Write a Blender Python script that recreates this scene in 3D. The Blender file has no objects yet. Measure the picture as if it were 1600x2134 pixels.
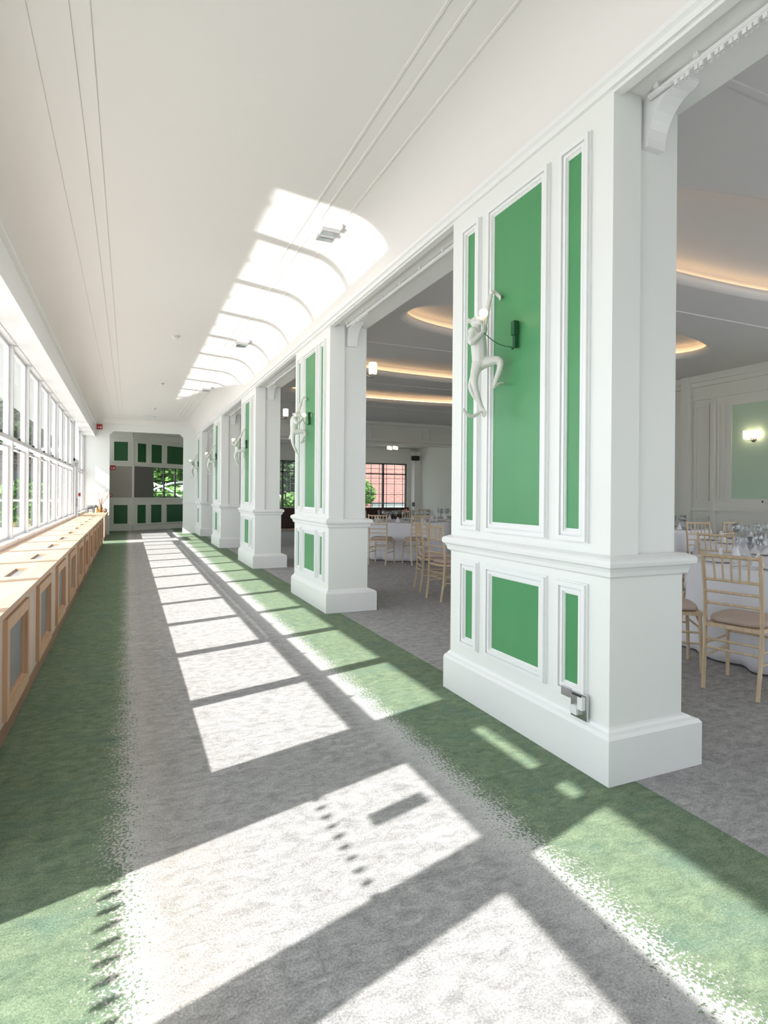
import bpy, bmesh, math, random
from mathutils import Vector, Matrix
random.seed(7)
PI = math.pi
scn = bpy.context.scene
col = scn.collection

# ------------------------------------------------------------------ camera
F_PX = 1212.0
cam_d = bpy.data.cameras.new('camera')
cam = bpy.data.objects.new('camera', cam_d); col.objects.link(cam)
cam_d.sensor_fit = 'HORIZONTAL'; cam_d.sensor_width = 36.0
cam_d.lens = 36.0*F_PX/1600.0
cam_d.clip_start = 0.05; cam_d.clip_end = 400
YAW, ROLL = math.radians(23.7), math.radians(0.45)
Rm = Matrix.Rotation(-YAW, 3, 'Z') @ Matrix.Rotation(PI/2, 3, 'X') @ Matrix.Rotation(ROLL, 3, 'Z')
cam.matrix_world = Matrix.Translation((0, 0, 1.3)) @ Rm.to_4x4()
# horizon sits at v=1026 at the corridor's vanishing point (268,1026) of the 1600x2134 frame
_ox, _oy = (268-800), 0.0
_cx = 268 - (_ox*math.cos(ROLL) - _oy*math.sin(ROLL))
_cy = 1026 - (_ox*math.sin(ROLL) + _oy*math.cos(ROLL))
cam_d.shift_x = -(_cx-800)/1600.0
cam_d.shift_y = (_cy-1067)/1600.0
scn.camera = cam

# ------------------------------------------------------------------ exposure, sky, sun
vs = scn.view_settings
vs.view_transform = 'Standard'; vs.look = 'None'; vs.gamma = 1.0
vs.use_curve_mapping = False
vs.exposure = 0.78
W_STR, SUN_STR, REF_W = 2.35, 6.8, 28.0
world = bpy.data.worlds.new('sky'); scn.world = world; world.use_nodes = True
bg = world.node_tree.nodes['Background']
bg.inputs[0].default_value = (0.87, 0.94, 1.0, 1); bg.inputs[1].default_value = W_STR
SUN = Vector((1.0, 0.30, -1/1.32)).normalized()
sd = bpy.data.lights.new('sun', 'SUN'); sd.energy = SUN_STR; sd.angle = math.radians(0.5)
sd.color = (1.0, 0.96, 0.90)
so = bpy.data.objects.new('sun', sd); col.objects.link(so)
so.rotation_euler = SUN.to_track_quat('-Z', 'Y').to_euler(); so.location = (-12, 5, 12)
# added lamp, stands in for sunlight reflected off paving (mirror of the sun's direction)
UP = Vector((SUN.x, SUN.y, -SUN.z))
ad = bpy.data.lights.new('paving_reflection_lamp', 'AREA'); ad.shape = 'RECTANGLE'
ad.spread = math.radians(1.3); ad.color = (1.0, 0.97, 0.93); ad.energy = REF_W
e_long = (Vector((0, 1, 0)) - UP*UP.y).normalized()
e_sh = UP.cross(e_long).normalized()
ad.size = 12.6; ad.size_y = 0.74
ao = bpy.data.objects.new('paving_reflection_lamp', ad); col.objects.link(ao)
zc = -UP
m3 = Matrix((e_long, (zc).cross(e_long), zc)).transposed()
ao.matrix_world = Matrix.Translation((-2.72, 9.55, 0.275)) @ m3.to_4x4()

# ------------------------------------------------------------------ materials
def M(name, c, rough=0.5, metal=0.0, bump=0.0, bscale=40, var=0.0, vscale=6, emit=None, estr=0.0, spec=0.5):
    m = bpy.data.materials.new(name); m.use_nodes = True
    nt = m.node_tree; b = nt.nodes['Principled BSDF']
    b.inputs['Base Color'].default_value = (*c, 1); b.inputs['Roughness'].default_value = rough
    b.inputs['Metallic'].default_value = metal; b.inputs['Specular IOR Level'].default_value = spec
    if var or bump:
        tc = nt.nodes.new('ShaderNodeTexCoord')
    if var:
        n = nt.nodes.new('ShaderNodeTexNoise'); n.inputs['Scale'].default_value = vscale; n.inputs['Detail'].default_value = 4
        nt.links.new(tc.outputs['Object'], n.inputs['Vector'])
        r = nt.nodes.new('ShaderNodeValToRGB')
        r.color_ramp.elements[0].position = .3; r.color_ramp.elements[1].position = .7
        r.color_ramp.elements[0].color = (*[x*(1-var) for x in c], 1)
        r.color_ramp.elements[1].color = (*[min(1, x*(1+var)) for x in c], 1)
        nt.links.new(n.outputs['Fac'], r.inputs[0]); nt.links.new(r.outputs[0], b.inputs['Base Color'])
    if bump:
        n2 = nt.nodes.new('ShaderNodeTexNoise'); n2.inputs['Scale'].default_value = bscale; n2.inputs['Detail'].default_value = 5
        nt.links.new(tc.outputs['Object'], n2.inputs['Vector'])
        bp = nt.nodes.new('ShaderNodeBump'); bp.inputs['Strength'].default_value = bump; bp.inputs['Distance'].default_value = .01
        nt.links.new(n2.outputs['Fac'], bp.inputs['Height']); nt.links.new(bp.outputs[0], b.inputs['Normal'])
    if emit:
        b.inputs['Emission Color'].default_value = (*emit, 1); b.inputs['Emission Strength'].default_value = estr
    return m

def wood(name, c1, c2, axis='Y', scale=2.0, rough=.45):
    m = bpy.data.materials.new(name); m.use_nodes = True
    nt = m.node_tree; b = nt.nodes['Principled BSDF']; b.inputs['Roughness'].default_value = rough
    tc = nt.nodes.new('ShaderNodeTexCoord'); mp = nt.nodes.new('ShaderNodeMapping')
    s = {'X': (1, 14, 14), 'Y': (14, 1, 14), 'Z': (14, 14, 1)}[axis]
    mp.inputs['Scale'].default_value = tuple(v*scale for v in s)
    n = nt.nodes.new('ShaderNodeTexNoise'); n.inputs['Scale'].default_value = 1; n.inputs['Detail'].default_value = 6
    n.inputs['Distortion'].default_value = .6
    r = nt.nodes.new('ShaderNodeValToRGB'); r.color_ramp.elements[0].position = .3; r.color_ramp.elements[1].position = .72
    r.color_ramp.elements[0].color = (*c1, 1); r.color_ramp.elements[1].color = (*c2, 1)
    nt.links.new(tc.outputs['Object'], mp.inputs['Vector']); nt.links.new(mp.outputs[0], n.inputs['Vector'])
    nt.links.new(n.outputs['Fac'], r.inputs[0]); nt.links.new(r.outputs[0], b.inputs['Base Color'])
    return m

def glass(name, tint=(1, 1, 1), ior=1.5, extra=0.0):
    m = bpy.data.materials.new(name); m.use_nodes = True
    nt = m.node_tree; nt.nodes.remove(nt.nodes['Principled BSDF']); out = nt.nodes['Material Output']
    t = nt.nodes.new('ShaderNodeBsdfTransparent'); t.inputs[0].default_value = (*tint, 1)
    g = nt.nodes.new('ShaderNodeBsdfGlossy'); g.inputs['Roughness'].default_value = 0.01
    lw = nt.nodes.new('ShaderNodeLayerWeight'); lw.inputs[0].default_value = .5   # 1-|cos|, the same from both sides
    pw = nt.nodes.new('ShaderNodeMath'); pw.operation = 'POWER'; pw.inputs[1].default_value = 5
    nt.links.new(lw.outputs['Facing'], pw.inputs[0])
    f = nt.nodes.new('ShaderNodeMath'); f.operation = 'MULTIPLY_ADD'; f.use_clamp = True
    r0 = ((ior-1)/(ior+1))**2; f.inputs[1].default_value = (1-r0)*.6; f.inputs[2].default_value = r0
    nt.links.new(pw.outputs[0], f.inputs[0])
    mx = nt.nodes.new('ShaderNodeMixShader')
    src = f.outputs[0]
    if extra:
        a = nt.nodes.new('ShaderNodeMath'); a.operation = 'ADD'; a.use_clamp = True
        a.inputs[1].default_value = extra; nt.links.new(src, a.inputs[0]); src = a.outputs[0]
    nt.links.new(src, mx.inputs[0]); nt.links.new(t.outputs[0], mx.inputs[1]); nt.links.new(g.outputs[0], mx.inputs[2])
    nt.links.new(mx.outputs[0], out.inputs[0])
    return m

def carpet():
    m = bpy.data.materials.new('carpet'); m.use_nodes = True
    nt = m.node_tree; N = nt.nodes; L = nt.links; b = N['Principled BSDF']
    b.inputs['Roughness'].default_value = .95; b.inputs['Specular IOR Level'].default_value = .08
    tc = N.new('ShaderNodeTexCoord'); sp = N.new('ShaderNodeSeparateXYZ'); L.new(tc.outputs['Object'], sp.inputs[0])
    def noise(scale, detail=3, sc=(1, 1, 1), rough=.5, dist=0.0):
        mp = N.new('ShaderNodeMapping'); mp.inputs['Scale'].default_value = sc; L.new(tc.outputs['Object'], mp.inputs[0])
        n = N.new('ShaderNodeTexNoise'); n.inputs['Scale'].default_value = scale; n.inputs['Detail'].default_value = detail
        n.inputs['Roughness'].default_value = rough; n.inputs['Distortion'].default_value = dist
        L.new(mp.outputs[0], n.inputs['Vector']); return n.outputs['Fac']
    def ma(op, a, c=None, d=None, clamp=False):
        n = N.new('ShaderNodeMath'); n.operation = op; n.use_clamp = clamp
        for i, v in enumerate((a, c, d)):
            if v is None: continue
            if isinstance(v, (int, float)): n.inputs[i].default_value = v
            else: L.new(v, n.inputs[i])
        return n.outputs[0]
    def mr(v, a, c, x, y):
        n = N.new('ShaderNodeMapRange'); L.new(v, n.inputs[0])
        for i, k in enumerate((a, c, x, y)): n.inputs[i+1].default_value = k
        return n.outputs[0]
    def mix(f, a, c, mode='MIX'):
        n = N.new('ShaderNodeMix'); n.data_type = 'RGBA'; n.blend_type = mode
        if isinstance(f, (int, float)): n.inputs[0].default_value = f
        else: L.new(f, n.inputs[0])
        for i, v in ((6, a), (7, c)):
            if isinstance(v, tuple): n.inputs[i].default_value = (*v, 1)
            else: L.new(v, n.inputs[i])
        return n.outputs[2]
    X = sp.outputs[0]
    speck = noise(85, 2, (1, 1, 1), .6)
    streak = noise(13.0, 10, (1.0, 1.7, 1), .80, .5)
    big = noise(3.4, 8, (1, 1.5, 1), .7)
    grain = noise(150, 3, (1, 1, 1), .7)
    # gray field
    g = mix(mr(streak, .38, .62, 0, 1), (.235, .231, .236), (.50, .492, .492))
    g = mix(mr(big, .3, .75, 0, .6), g, (.40, .395, .395))
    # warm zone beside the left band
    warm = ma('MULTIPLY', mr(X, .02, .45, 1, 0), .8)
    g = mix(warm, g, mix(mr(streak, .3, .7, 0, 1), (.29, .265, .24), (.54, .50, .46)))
    # green bands
    gr = mix(mr(streak, .35, .66, 0, 1), (.12, .172, .118), (.255, .325, .215))
    gr = mix(mr(noise(3.1, 5, (1, 1.5, 1), .6), .52, .66, 0, .55), gr, (.14, .22, .18))
    jit = ma('MULTIPLY', ma('SUBTRACT', speck, .5), 0.62)
    jit2 = ma('MULTIPLY', ma('SUBTRACT', noise(9, 3), .5), .16)
    Xj = ma('ADD', ma('ADD', X, jit), jit2)
    left = ma('LESS_THAN', Xj, -0.02)
    r0 = ma('GREATER_THAN', Xj, 1.41)
    r1 = ma('LESS_THAN', X, 2.125)
    band = ma('MAXIMUM', left, ma('MULTIPLY', r0, r1))
    # pale speckle along the ragged edges
    pale = ma('MULTIPLY', mr(ma('ABSOLUTE', ma('SUBTRACT', X, 1.36)), 0, .17, 1, 0), .55)
    pale2 = ma('MULTIPLY', mr(ma('ABSOLUTE', ma('SUBTRACT', X, .02)), 0, .12, 1, 0), .35)
    g = mix(ma('MAXIMUM', pale, pale2, clamp=True), g, (.68, .68, .675))
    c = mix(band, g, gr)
    # tile-to-tile tone, plank tiles laid across the walk
    br = N.new('ShaderNodeTexBrick'); L.new(tc.outputs['Object'], br.inputs['Vector'])
    br.inputs['Scale'].default_value = 1; br.inputs['Mortar Size'].default_value = .0015
    br.inputs['Brick Width'].default_value = 1.0; br.inputs['Row Height'].default_value = .25
    br.inputs['Color1'].default_value = (.97, .97, .97, 1); br.inputs['Color2'].default_value = (1.04, 1.04, 1.04, 1)
    br.inputs['Mortar'].default_value = (.86, .86, .86, 1)
    c = mix(1.0, c, br.outputs[0], 'MULTIPLY')
    gg = mr(grain, .3, .7, .66, 1.3)
    cm = N.new('ShaderNodeCombineColor'); [L.new(gg, cm.inputs[i]) for i in range(3)]
    c = mix(1.0, c, cm.outputs[0], 'MULTIPLY')
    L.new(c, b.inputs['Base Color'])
    bp = N.new('ShaderNodeBump'); bp.inputs['Strength'].default_value = .35; bp.inputs['Distance'].default_value = .006
    L.new(grain, bp.inputs['Height']); L.new(bp.outputs[0], b.inputs['Normal'])
    return m

MT = dict(
    ceil=M('ceiling_paint', (.83, .80, .785), .7, spec=.2),
    wall=M('white_paint', (.85, .86, .84), .42, spec=.35, bump=.03, bscale=9),
    wallg=M('gloss_white_paint', (.87, .875, .875), .32, spec=.4),
    room=M('cream_paint', (.79, .79, .73), .55, spec=.3),
    roomceil=M('room_ceiling_paint', (.72, .70, .69), .7, spec=.2),
    green=M('green_paint', (.075, .30, .115), .38, var=.05, vscale=3),
    dgreen=M('bottle_green_paint', (.012, .10, .028), .4),
    pgreen=M('pale_green_paint', (.52, .68, .52), .5),
    beige=M('beige_board', (.42, .38, .34), .7),
    greyb=M('grey_blind', (.16, .15, .145), .8),
    wframe=M('window_white', (.82, .82, .84), .3, spec=.5),
    carpet=carpet(),
    ply=wood('pale_plywood', (.58, .37, .24), (.69, .48, .34), 'Y', .8, .5),
    plyf=wood('plywood_front', (.64, .49, .40), (.72, .57, .48), 'Z', .8, .55),
    pine=wood('pine_frame', (.58, .34, .20), (.70, .46, .30), 'Z', 1.0, .5),
    skirt=wood('brown_base_board', (.30, .17, .11), (.38, .22, .15), 'Y', 1.0, .6),
    mesh=M('grey_grille', (.33, .33, .34), .5, .3, bump=.6, bscale=400),
    chair=wood('limewashed_wood', (.58, .43, .28), (.76, .61, .44), 'Z', 2.5, .5),
    cushion=M('beige_cushion', (.52, .42, .37), .85, bump=.2, bscale=200),
    cloth=M('white_linen', (.80, .80, .86), .8, spec=.15, bump=.05, bscale=300),
    resin=M('white_resin', (.74, .73, .69), .35, bump=.12, bscale=70),
    bulb=M('lit_bulb', (1, .9, .8), .3, emit=(1, .78, .55), estr=3.2),
    shade=M('lit_frosted_glass', (1, .95, .88), .4, emit=(1, .82, .60), estr=1.6),
    led=M('warm_led_strip', (1, .8, .5), .5, emit=(1, .68, .38), estr=4.2),
    metal=M('brushed_metal', (.45, .42, .38), .3, 1.0),
    chrome=M('chrome', (.62, .62, .64), .18, 1.0),
    dmetal=M('dark_metal', (.06, .06, .06), .4, .6),
    black=M('black_plastic', (.015, .015, .015), .5),
    dkgreen=M('green_plastic_box', (.006, .085, .028), .4),
    red=M('red_sign', (.50, .03, .03), .4),
    white=M('white_plastic', (.80, .80, .80), .35),
    wine=M('dark_brown_leather', (.045, .016, .012), .5),
    grey=M('grey_stoneware', (.16, .18, .20), .6, var=.2, vscale=60),
    gold=M('brass_candle', (.75, .55, .22), .35, .6),
    dried=M('dried_grass', (.42, .30, .24), .9),
    gold2=M('amber_glass', (.25, .13, .04), .3),
    leaf=M('leaf_green', (.10, .22, .04), .7, var=.6, vscale=2.5),
    leaf2=M('dark_leaf', (.035, .085, .02), .7, var=.6, vscale=1.6),
    bark=M('bark', (.10, .07, .05), .9),
    petal=M('pink_petal', (.75, .30, .28), .6),
    pave=M('paving', (.46, .45, .43), .6, var=.15, vscale=1.5),
    concrete=M('white_render', (.55, .56, .56), .8),
    glass=glass('window_glass', (.97, .98, .98), 1.45),
    crystal=glass('drinking_glass', (.93, .94, .95), 1.5, .05),
    slate=M('roof_slate', (.07, .07, .08), .7),
)
def brick_mat(name, c1, c2, mo, sc=1.0):
    m = bpy.data.materials.new(name); m.use_nodes = True
    nt = m.node_tree; b = nt.nodes['Principled BSDF']; b.inputs['Roughness'].default_value = .85
    tc = nt.nodes.new('ShaderNodeTexCoord'); mp = nt.nodes.new('ShaderNodeMapping')
    mp.inputs['Rotation'].default_value = (PI/2, 0, 0)
    br = nt.nodes.new('ShaderNodeTexBrick'); br.inputs['Scale'].default_value = sc
    br.inputs['Brick Width'].default_value = .45; br.inputs['Row Height'].default_value = .15; br.inputs['Mortar Size'].default_value = .02
    br.inputs['Color1'].default_value = (*c1, 1); br.inputs['Color2'].default_value = (*c2, 1); br.inputs['Mortar'].default_value = (*mo, 1)
    nt.links.new(tc.outputs['Object'], mp.inputs[0]); nt.links.new(mp.outputs[0], br.inputs[0]); nt.links.new(br.outputs[0], b.inputs['Base Color'])
    return m
MT['brick'] = brick_mat('brown_brick', (.09, .055, .045), (.06, .04, .035), (.14, .13, .12))
MT['pinkbrick'] = brick_mat('pink_brick', (.42, .20, .17), (.36, .17, .14), (.42, .28, .25))

# ------------------------------------------------------------------ mesh helpers
class MB:
    def __init__(s): s.bm = bmesh.new()
    def box(s, x0, x1, y0, y1, z0, z1, bev=0):
        r = bmesh.ops.create_cube(s.bm, size=1.0)
        vs_ = r['verts']
        for v in vs_:
            v.co = Vector((x0+(v.co.x+.5)*(x1-x0), y0+(v.co.y+.5)*(y1-y0), z0+(v.co.z+.5)*(z1-z0)))
        if bev:
            es = list({e for v in vs_ for e in v.link_edges})
            bmesh.ops.bevel(s.bm, geom=es, offset=bev, segments=2, affect='EDGES', profile=.6)
        return s
    def tube(s, pts, rad, n=10, caps=True, radii=None):
        P = [Vector(p) for p in pts]; rings = []
        for i, p in enumerate(P):
            if i == 0: t = P[1]-P[0]
            elif i == len(P)-1: t = P[-1]-P[-2]
            else: t = (P[i+1]-P[i]).normalized()+(P[i]-P[i-1]).normalized()
            t.normalize()
            a = Vector((0, 0, 1)) if abs(t.z) < .9 else Vector((1, 0, 0))
            u = t.cross(a).normalized(); w = t.cross(u).normalized()
            r = radii[i] if radii else rad
            rings.append([s.bm.verts.new(p+u*math.cos(2*PI*k/n)*r+w*math.sin(2*PI*k/n)*r) for k in range(n)])
        for A, B in zip(rings, rings[1:]):
            for k in range(n):
                s.bm.faces.new((A[k], A[(k+1) % n], B[(k+1) % n], B[k])).smooth = True
        if caps:
            s.bm.faces.new(rings[0][::-1]); s.bm.faces.new(rings[-1])
        return s
    def lathe(s, prof, c=(0, 0, 0), n=24, axis='Z'):
        rings = []
        for r, z in prof:
            ring = []
            for k in range(n):
                a = 2*PI*k/n; v = Vector((r*math.cos(a), r*math.sin(a), z))
                if axis == 'X': v = Vector((z, v.x, v.y))
                if axis == 'Y': v = Vector((v.x, z, v.y))
                ring.append(s.bm.verts.new(v+Vector(c)))
            rings.append(ring)
        for A, B in zip(rings, rings[1:]):
            for k in range(n):
                s.bm.faces.new((A[k], A[(k+1) % n], B[(k+1) % n], B[k])).smooth = True
        for ring, rr in ((rings[0], prof[0][0]), (rings[-1], prof[-1][0])):
            if rr > 1e-4: s.bm.faces.new(ring)
        return s
    def prism(s, poly, a0, a1, axis='Y'):
        # poly in the two other axes, in order (x,z) for Y, (y,z) for X, (x,y) for Z
        def mk(p, a):
            return {'Y': (p[0], a, p[1]), 'X': (a, p[0], p[1]), 'Z': (p[0], p[1], a)}[axis]
        A = [s.bm.verts.new(mk(p, a0)) for p in poly]; B = [s.bm.verts.new(mk(p, a1)) for p in poly]
        n = len(poly)
        for k in range(n): s.bm.faces.new((A[k], A[(k+1) % n], B[(k+1) % n], B[k]))
        s.bm.faces.new(A[::-1]); s.bm.faces.new(B)
        return s
    def sphere(s, c, r, n=16, sc=(1, 1, 1)):
        m = Matrix.Translation(c) @ Matrix.Diagonal((r*sc[0], r*sc[1], r*sc[2], 1))
        q = bmesh.ops.create_uvsphere(s.bm, u_segments=n, v_segments=n//2+2, radius=1, matrix=m)
        for v in q['verts']:
            for f in v.link_faces: f.smooth = True
        return s
    def build(s, name, mat, parent=None, smooth=False):
        bmesh.ops.remove_doubles(s.bm, verts=s.bm.verts, dist=1e-6)
        bmesh.ops.recalc_face_normals(s.bm, faces=s.bm.faces)
        me = bpy.data.meshes.new(name); s.bm.to_mesh(me); s.bm.free()
        if smooth:
            for p in me.polygons: p.use_smooth = True
        me.materials.append(MT[mat] if isinstance(mat, str) else mat)
        o = bpy.data.objects.new(name, me); col.objects.link(o)
        if parent: o.parent = parent
        return o
def put(o, loc, rz=0):   # parts are authored in world axes relative to the thing's origin
    o.location = loc; o.rotation_euler = (0, 0, rz)
def tag(o, label=None, cat=None, group=None, kind=None):
    if label: o['label'] = label
    if cat: o['category'] = cat
    if group: o['group'] = group
    if kind: o['kind'] = kind
    return o
def thing(name, loc=(0, 0, 0), rz=0, label=None, cat=None, group=None, kind=None):
    o = bpy.data.objects.new(name, None); col.objects.link(o); o.empty_display_size = .1
    put(o, loc, rz); return tag(o, label, cat, group, kind)
def kids(o): return [c for c in bpy.data.objects if c.parent == o]
def copy_tree(o, parent=None):
    c = o.copy(); col.objects.link(c); c.parent = parent
    for ch in kids(o): copy_tree(ch, c)
    return c
def struct(o): return tag(o, kind='structure')

# ================================================================== SETTING
MOD, Y0W = 1.165, 3.245          # window module and the first mullion
PITCH, NP = 4.05, 5              # pillars
XW = -1.22                       # inner face of the window wall
ZC, ZR = 3.55, 3.70              # corridor and dining room ceilings
YE = 19.62                       # end frame of the corridor
YB = -3.4                        # wall behind the camera
XR = 10.4

struct(MB().box(-1.36, 10.8, YB-.2, 24, -.12, 0).build('floor', 'carpet'))
# window wall: dado below the glass and lintel above
b = MB()
b.box(-1.36, XW, 2.2, 15.9, 0, .70).box(-1.36, XW, 17.15, YE+.3, 0, .70)
b.box(-1.36, XW, 1.905, 2.2, 0, 3.05).box(-1.36, XW, YB, -1.6, 0, 3.05)
b.box(-1.36, XW, YB, YE+.3, 3.05, 3.9)
struct(b.build('wall_left', 'wall'))
# pelmet along the window heads
b = MB().prism([(XW-.01, 3.0), (-.955, 3.0), (-.955, 2.985), (-.925, 2.985), (-.925, 3.03), (-.94, 3.05), (-.94, 3.30), (-.90, 3.315), (-.90, 3.345), (XW-.01, 3.345)], YB, YE)
struct(b.build('trim_1', 'wallg'))
# corridor ceiling, coved both sides
def arc(cx, cz, rx, rz, a0, a1, n=10):
    return [(cx+rx*math.cos(math.radians(a0+(a1-a0)*k/n)), cz+rz*math.sin(math.radians(a0+(a1-a0)*k/n))) for k in range(n+1)]
prof = arc(-.58, 3.345, .33, .205, 180, 90) + arc(1.58, 3.20, .40, .35, 90, 0)
prof2 = prof + [(1.98, 3.9), (-.95, 3.9)]
b = MB()
b.prism(prof2, YB, YE)
for x in (-.455, -.273, -.183, 1.317, 1.416, 1.604):
    zz = ZC if x < 1.58 else ZC-.001
    hw = .0045 if x < 0 else .007
    b.box(x-hw, x+hw, YB, YE, zz-.006, zz+.01)
o = b.build('ceiling', 'ceil'); struct(o)
for p in o.data.polygons: p.use_smooth = abs(p.normal.y) < .5
o.data.set_sharp_from_angle(angle=math.radians(25))
# end cove of the corridor ceiling
b = MB(); b.prism([(YE+.01, 3.40), (YE-.05, 3.46), (YE-.16, 3.52), (YE-.3, 3.552), (YE+.01, 3.6)], -.93, 1.98, 'X')
struct(b.build('trim_2', 'ceil'))
# end frame: stubs, header and chamfered corners
b = MB()
b.box(-1.36, -.54, YE, YE+.16, 0, 3.9).box(1.60, 2.44, YE, YE+.16, 0, 3.9).box(-.54, 1.60, YE, YE+.16, 3.17, 3.9)
b.prism([(-.545, 3.175), (-.42, 3.175), (-.545, 3.05)], YE, YE+.16).prism([(1.605, 3.175), (1.48, 3.175), (1.605, 3.05)], YE, YE+.16)
struct(b.build('wall_end', 'wall'))
b = MB()
b.box(1.58, 2.0, YE-.03, YE, 0, .25).box(1.58, 2.0, YE-.04, YE, .97, 1.03)
struct(b.build('baseboard_end', 'wallg'))
# header beam over the pillar line, fascia lip, bead
b = MB()
b.box(2.0, 2.44, YB, YE, 3.16, 3.95)
b.box(2.0, 2.05, YB, YE, 3.13, 3.17)
struct(b.build('wall_right', 'wall'))
b = MB().prism([(1.98, 3.145), (2.002, 3.145), (2.002, 3.21), (1.962, 3.21), (1.962, 3.185), (1.98, 3.175)], YB, YE)
struct(b.build('trim_3', 'wallg'))
# back wall behind the camera; unseen window openings added to brighten the room
b = MB()
b.box(-1.36, 10.8, YB-.15, YB, 0, .7).box(-1.36, 10.8, YB-.15, YB, 2.95, 4.2)
b.box(-1.36, 5.3, YB-.15, YB, .7, 2.95).box(9.9, 10.8, YB-.15, YB, .7, 2.95)
for x in (5.3, 6.5, 7.7, 8.9): b.box(x-.04, x+.04, YB-.12, YB-.02, .7, 2.95)
b.box(5.3, 9.9, YB-.12, YB-.02, 1.88, 1.95)
struct(b.build('wall_back', 'wall'))

# ---------------------------------------------------------------- windows of the left wall
def ring(b, x0, x1, y0, y1, z0, z1, w):
    b.box(x0, x1, y0, y0+w, z0, z1).box(x0, x1, y1-w, y1, z0, z1)
    b.box(x0, x1, y0+w, y1-w, z0, z0+w).box(x0, x1, y0+w, y1-w, z1-w, z1)
    return b
ZT = 1.90
wn = 0
def window_unit(y0, y1, open_top=False, last=False):
    global wn; wn += 1
    w = thing('window_%d' % wn, (XW, (y0+y1)/2, .70), kind='structure'); L = (y1-y0)/2
    b = MB()
    b.box(-.105, -.01, -L-.03, -L+.03, 0, 2.36)
    if last: b.box(-.105, -.01, L-.03, L+.03, 0, 2.36)
    b.box(-.14, .05, -L+.03, L-.03, 0, .05).box(-.105, -.01, -L+.03, L-.03, ZT-.70-.02, ZT-.70+.02)
    b.box(-.12, .02, -L+.03, L-.03, 2.29, 2.36)
    b.build('window_frame', 'wframe', w)
    for nm, z0, z1 in (('casement', .05, ZT-.72-(.045 if open_top else 0)), ('fanlight', ZT-.68, 2.29)):
        xo = 0
        c = ring(MB(), -.09+xo, -.05+xo, -L+.03, L-.03, z0, z1, .034).build(nm, 'wframe', w)
        if nm == 'casement':
            MB().box(-.05, -.03, -.05, .05, z1-.04, z1-.015).build('latch', 'chrome', c)
        else:
            MB().box(-.05, -.02, -.012, .012, z0+.005, z0+.04).build('latch', 'dmetal', c)
        MB().box(-.078, -.072, -L+.063, L-.063, z0+.033, z1-.033).build('pane', 'glass', c)
    return w
ys = [2.2]+[Y0W+MOD*k for k in range(11)]+[15.9]
for i in range(len(ys)-1):
    if ys[i+1]-ys[i] > .3: window_unit(ys[i]+(.0 if i else .03), ys[i+1], i > 1, i == len(ys)-2)
window_unit(17.15, 18.35); window_unit(18.35, 19.58, False, True)

def glazed_door(n, y0, y1, ztop, panel, marks, tr=.07, rt=.085):
    d = thing('door_%d' % n, (XW, (y0+y1)/2, 0), kind='structure'); L = (y1-y0)/2
    b = MB(); ring(b, -.13, .02, -L, L, 0, 3.05, .04)
    b.box(-.13, .02, -L, L, ztop, ztop+tr)
    if panel: b.box(-.10, -.06, -.285, -.125, 2.29, 2.42)  # unseen block added to interrupt the thin sun strip on the carpet
    b.build('door_frame', 'wframe', d)
    lf = MB().box(-.10, -.045, -L+.04, -L+.125, .02, ztop).box(-.10, -.045, L-.125, L-.04, .02, ztop).box(-.10, -.045, -L+.125, L-.125, .02, .12).box(-.10, -.045, -L+.125, L-.125, ztop-rt, ztop)
    leaf = lf.build('door_leaf', 'wframe', d)
    MB().box(-.078, -.072, -L+.12, L-.12, .11, ztop-rt+.005).build('pane', 'glass', leaf)
    MB().box(-.045, -.038, L-.10, L-.06, .92, 1.14).tube([(-.04, L-.08, .95), (-.01, L-.08, .95), (-.01, L-.08, 1.11), (-.04, L-.08, 1.11)], .009).build('door_handle', 'chrome', leaf)
    if panel: MB().box(-.10, -.06, -L+.04, L-.04, ztop+tr, panel).build('blind', 'white', d)  # unseen solid panel, shaped to keep sun off the carpet
    MB().box(-.078, -.072, -L+.04, L-.04, (panel or ztop+tr), 3.01).build('fanlight_pane', 'glass', d)
    if marks:
        b = MB()
        for z in (.94, 1.535):
            k = 0
            y = -L+.135
            while y < L-.13:
                hz = .040 if z > 1.2 else .060
                b.prism([(y+.015*math.cos(q*PI/5), z+hz/2*math.sin(q*PI/5)) for q in range(10)], -.069, -.066, 'X')
                y += .072
        b.build('manifestation_dots', 'greyb', leaf)
        MB().box(-.069, -.066, -.01, .08, 1.65, 1.87).build('door_notice', 'white', leaf)
    return d
glazed_door(1, .985, 1.905, 2.02, 2.30, True)
glazed_door(2, -.45, .985, 1.905, None, False, .03, .045)
glazed_door(3, 15.93, 17.13, 2.05, None, False)
glazed_door(4, -1.6, -.45, 1.905, None, False, .03, .045)
# outside eave that cuts the sun off
struct(MB().box(-2.33, -1.36, YB-1, 24, 3.15, 3.32).build('trim_5', 'concrete'))

# ---------------------------------------------------------------- dining room shell
YBK, YFAR = 17.7, 20.5
b = MB(); b.box(XR, XR+.2, 4.4, YFAR+.2, 0, 4.2).box(XR, XR+.2, YB, 4.4, 0, .35).box(XR, XR+.2, YB, 4.4, 3.45, 4.2)  # unseen openings towards the camera end, added for more daylight in the room
for y in (-3.1, -2, -.9, .2, 1.3, 2.4, 3.5): b.box(XR, XR+.2, y-.05, y+.05, .35, 3.45)
struct(b.build('wall_room_right', 'room'))
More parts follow.
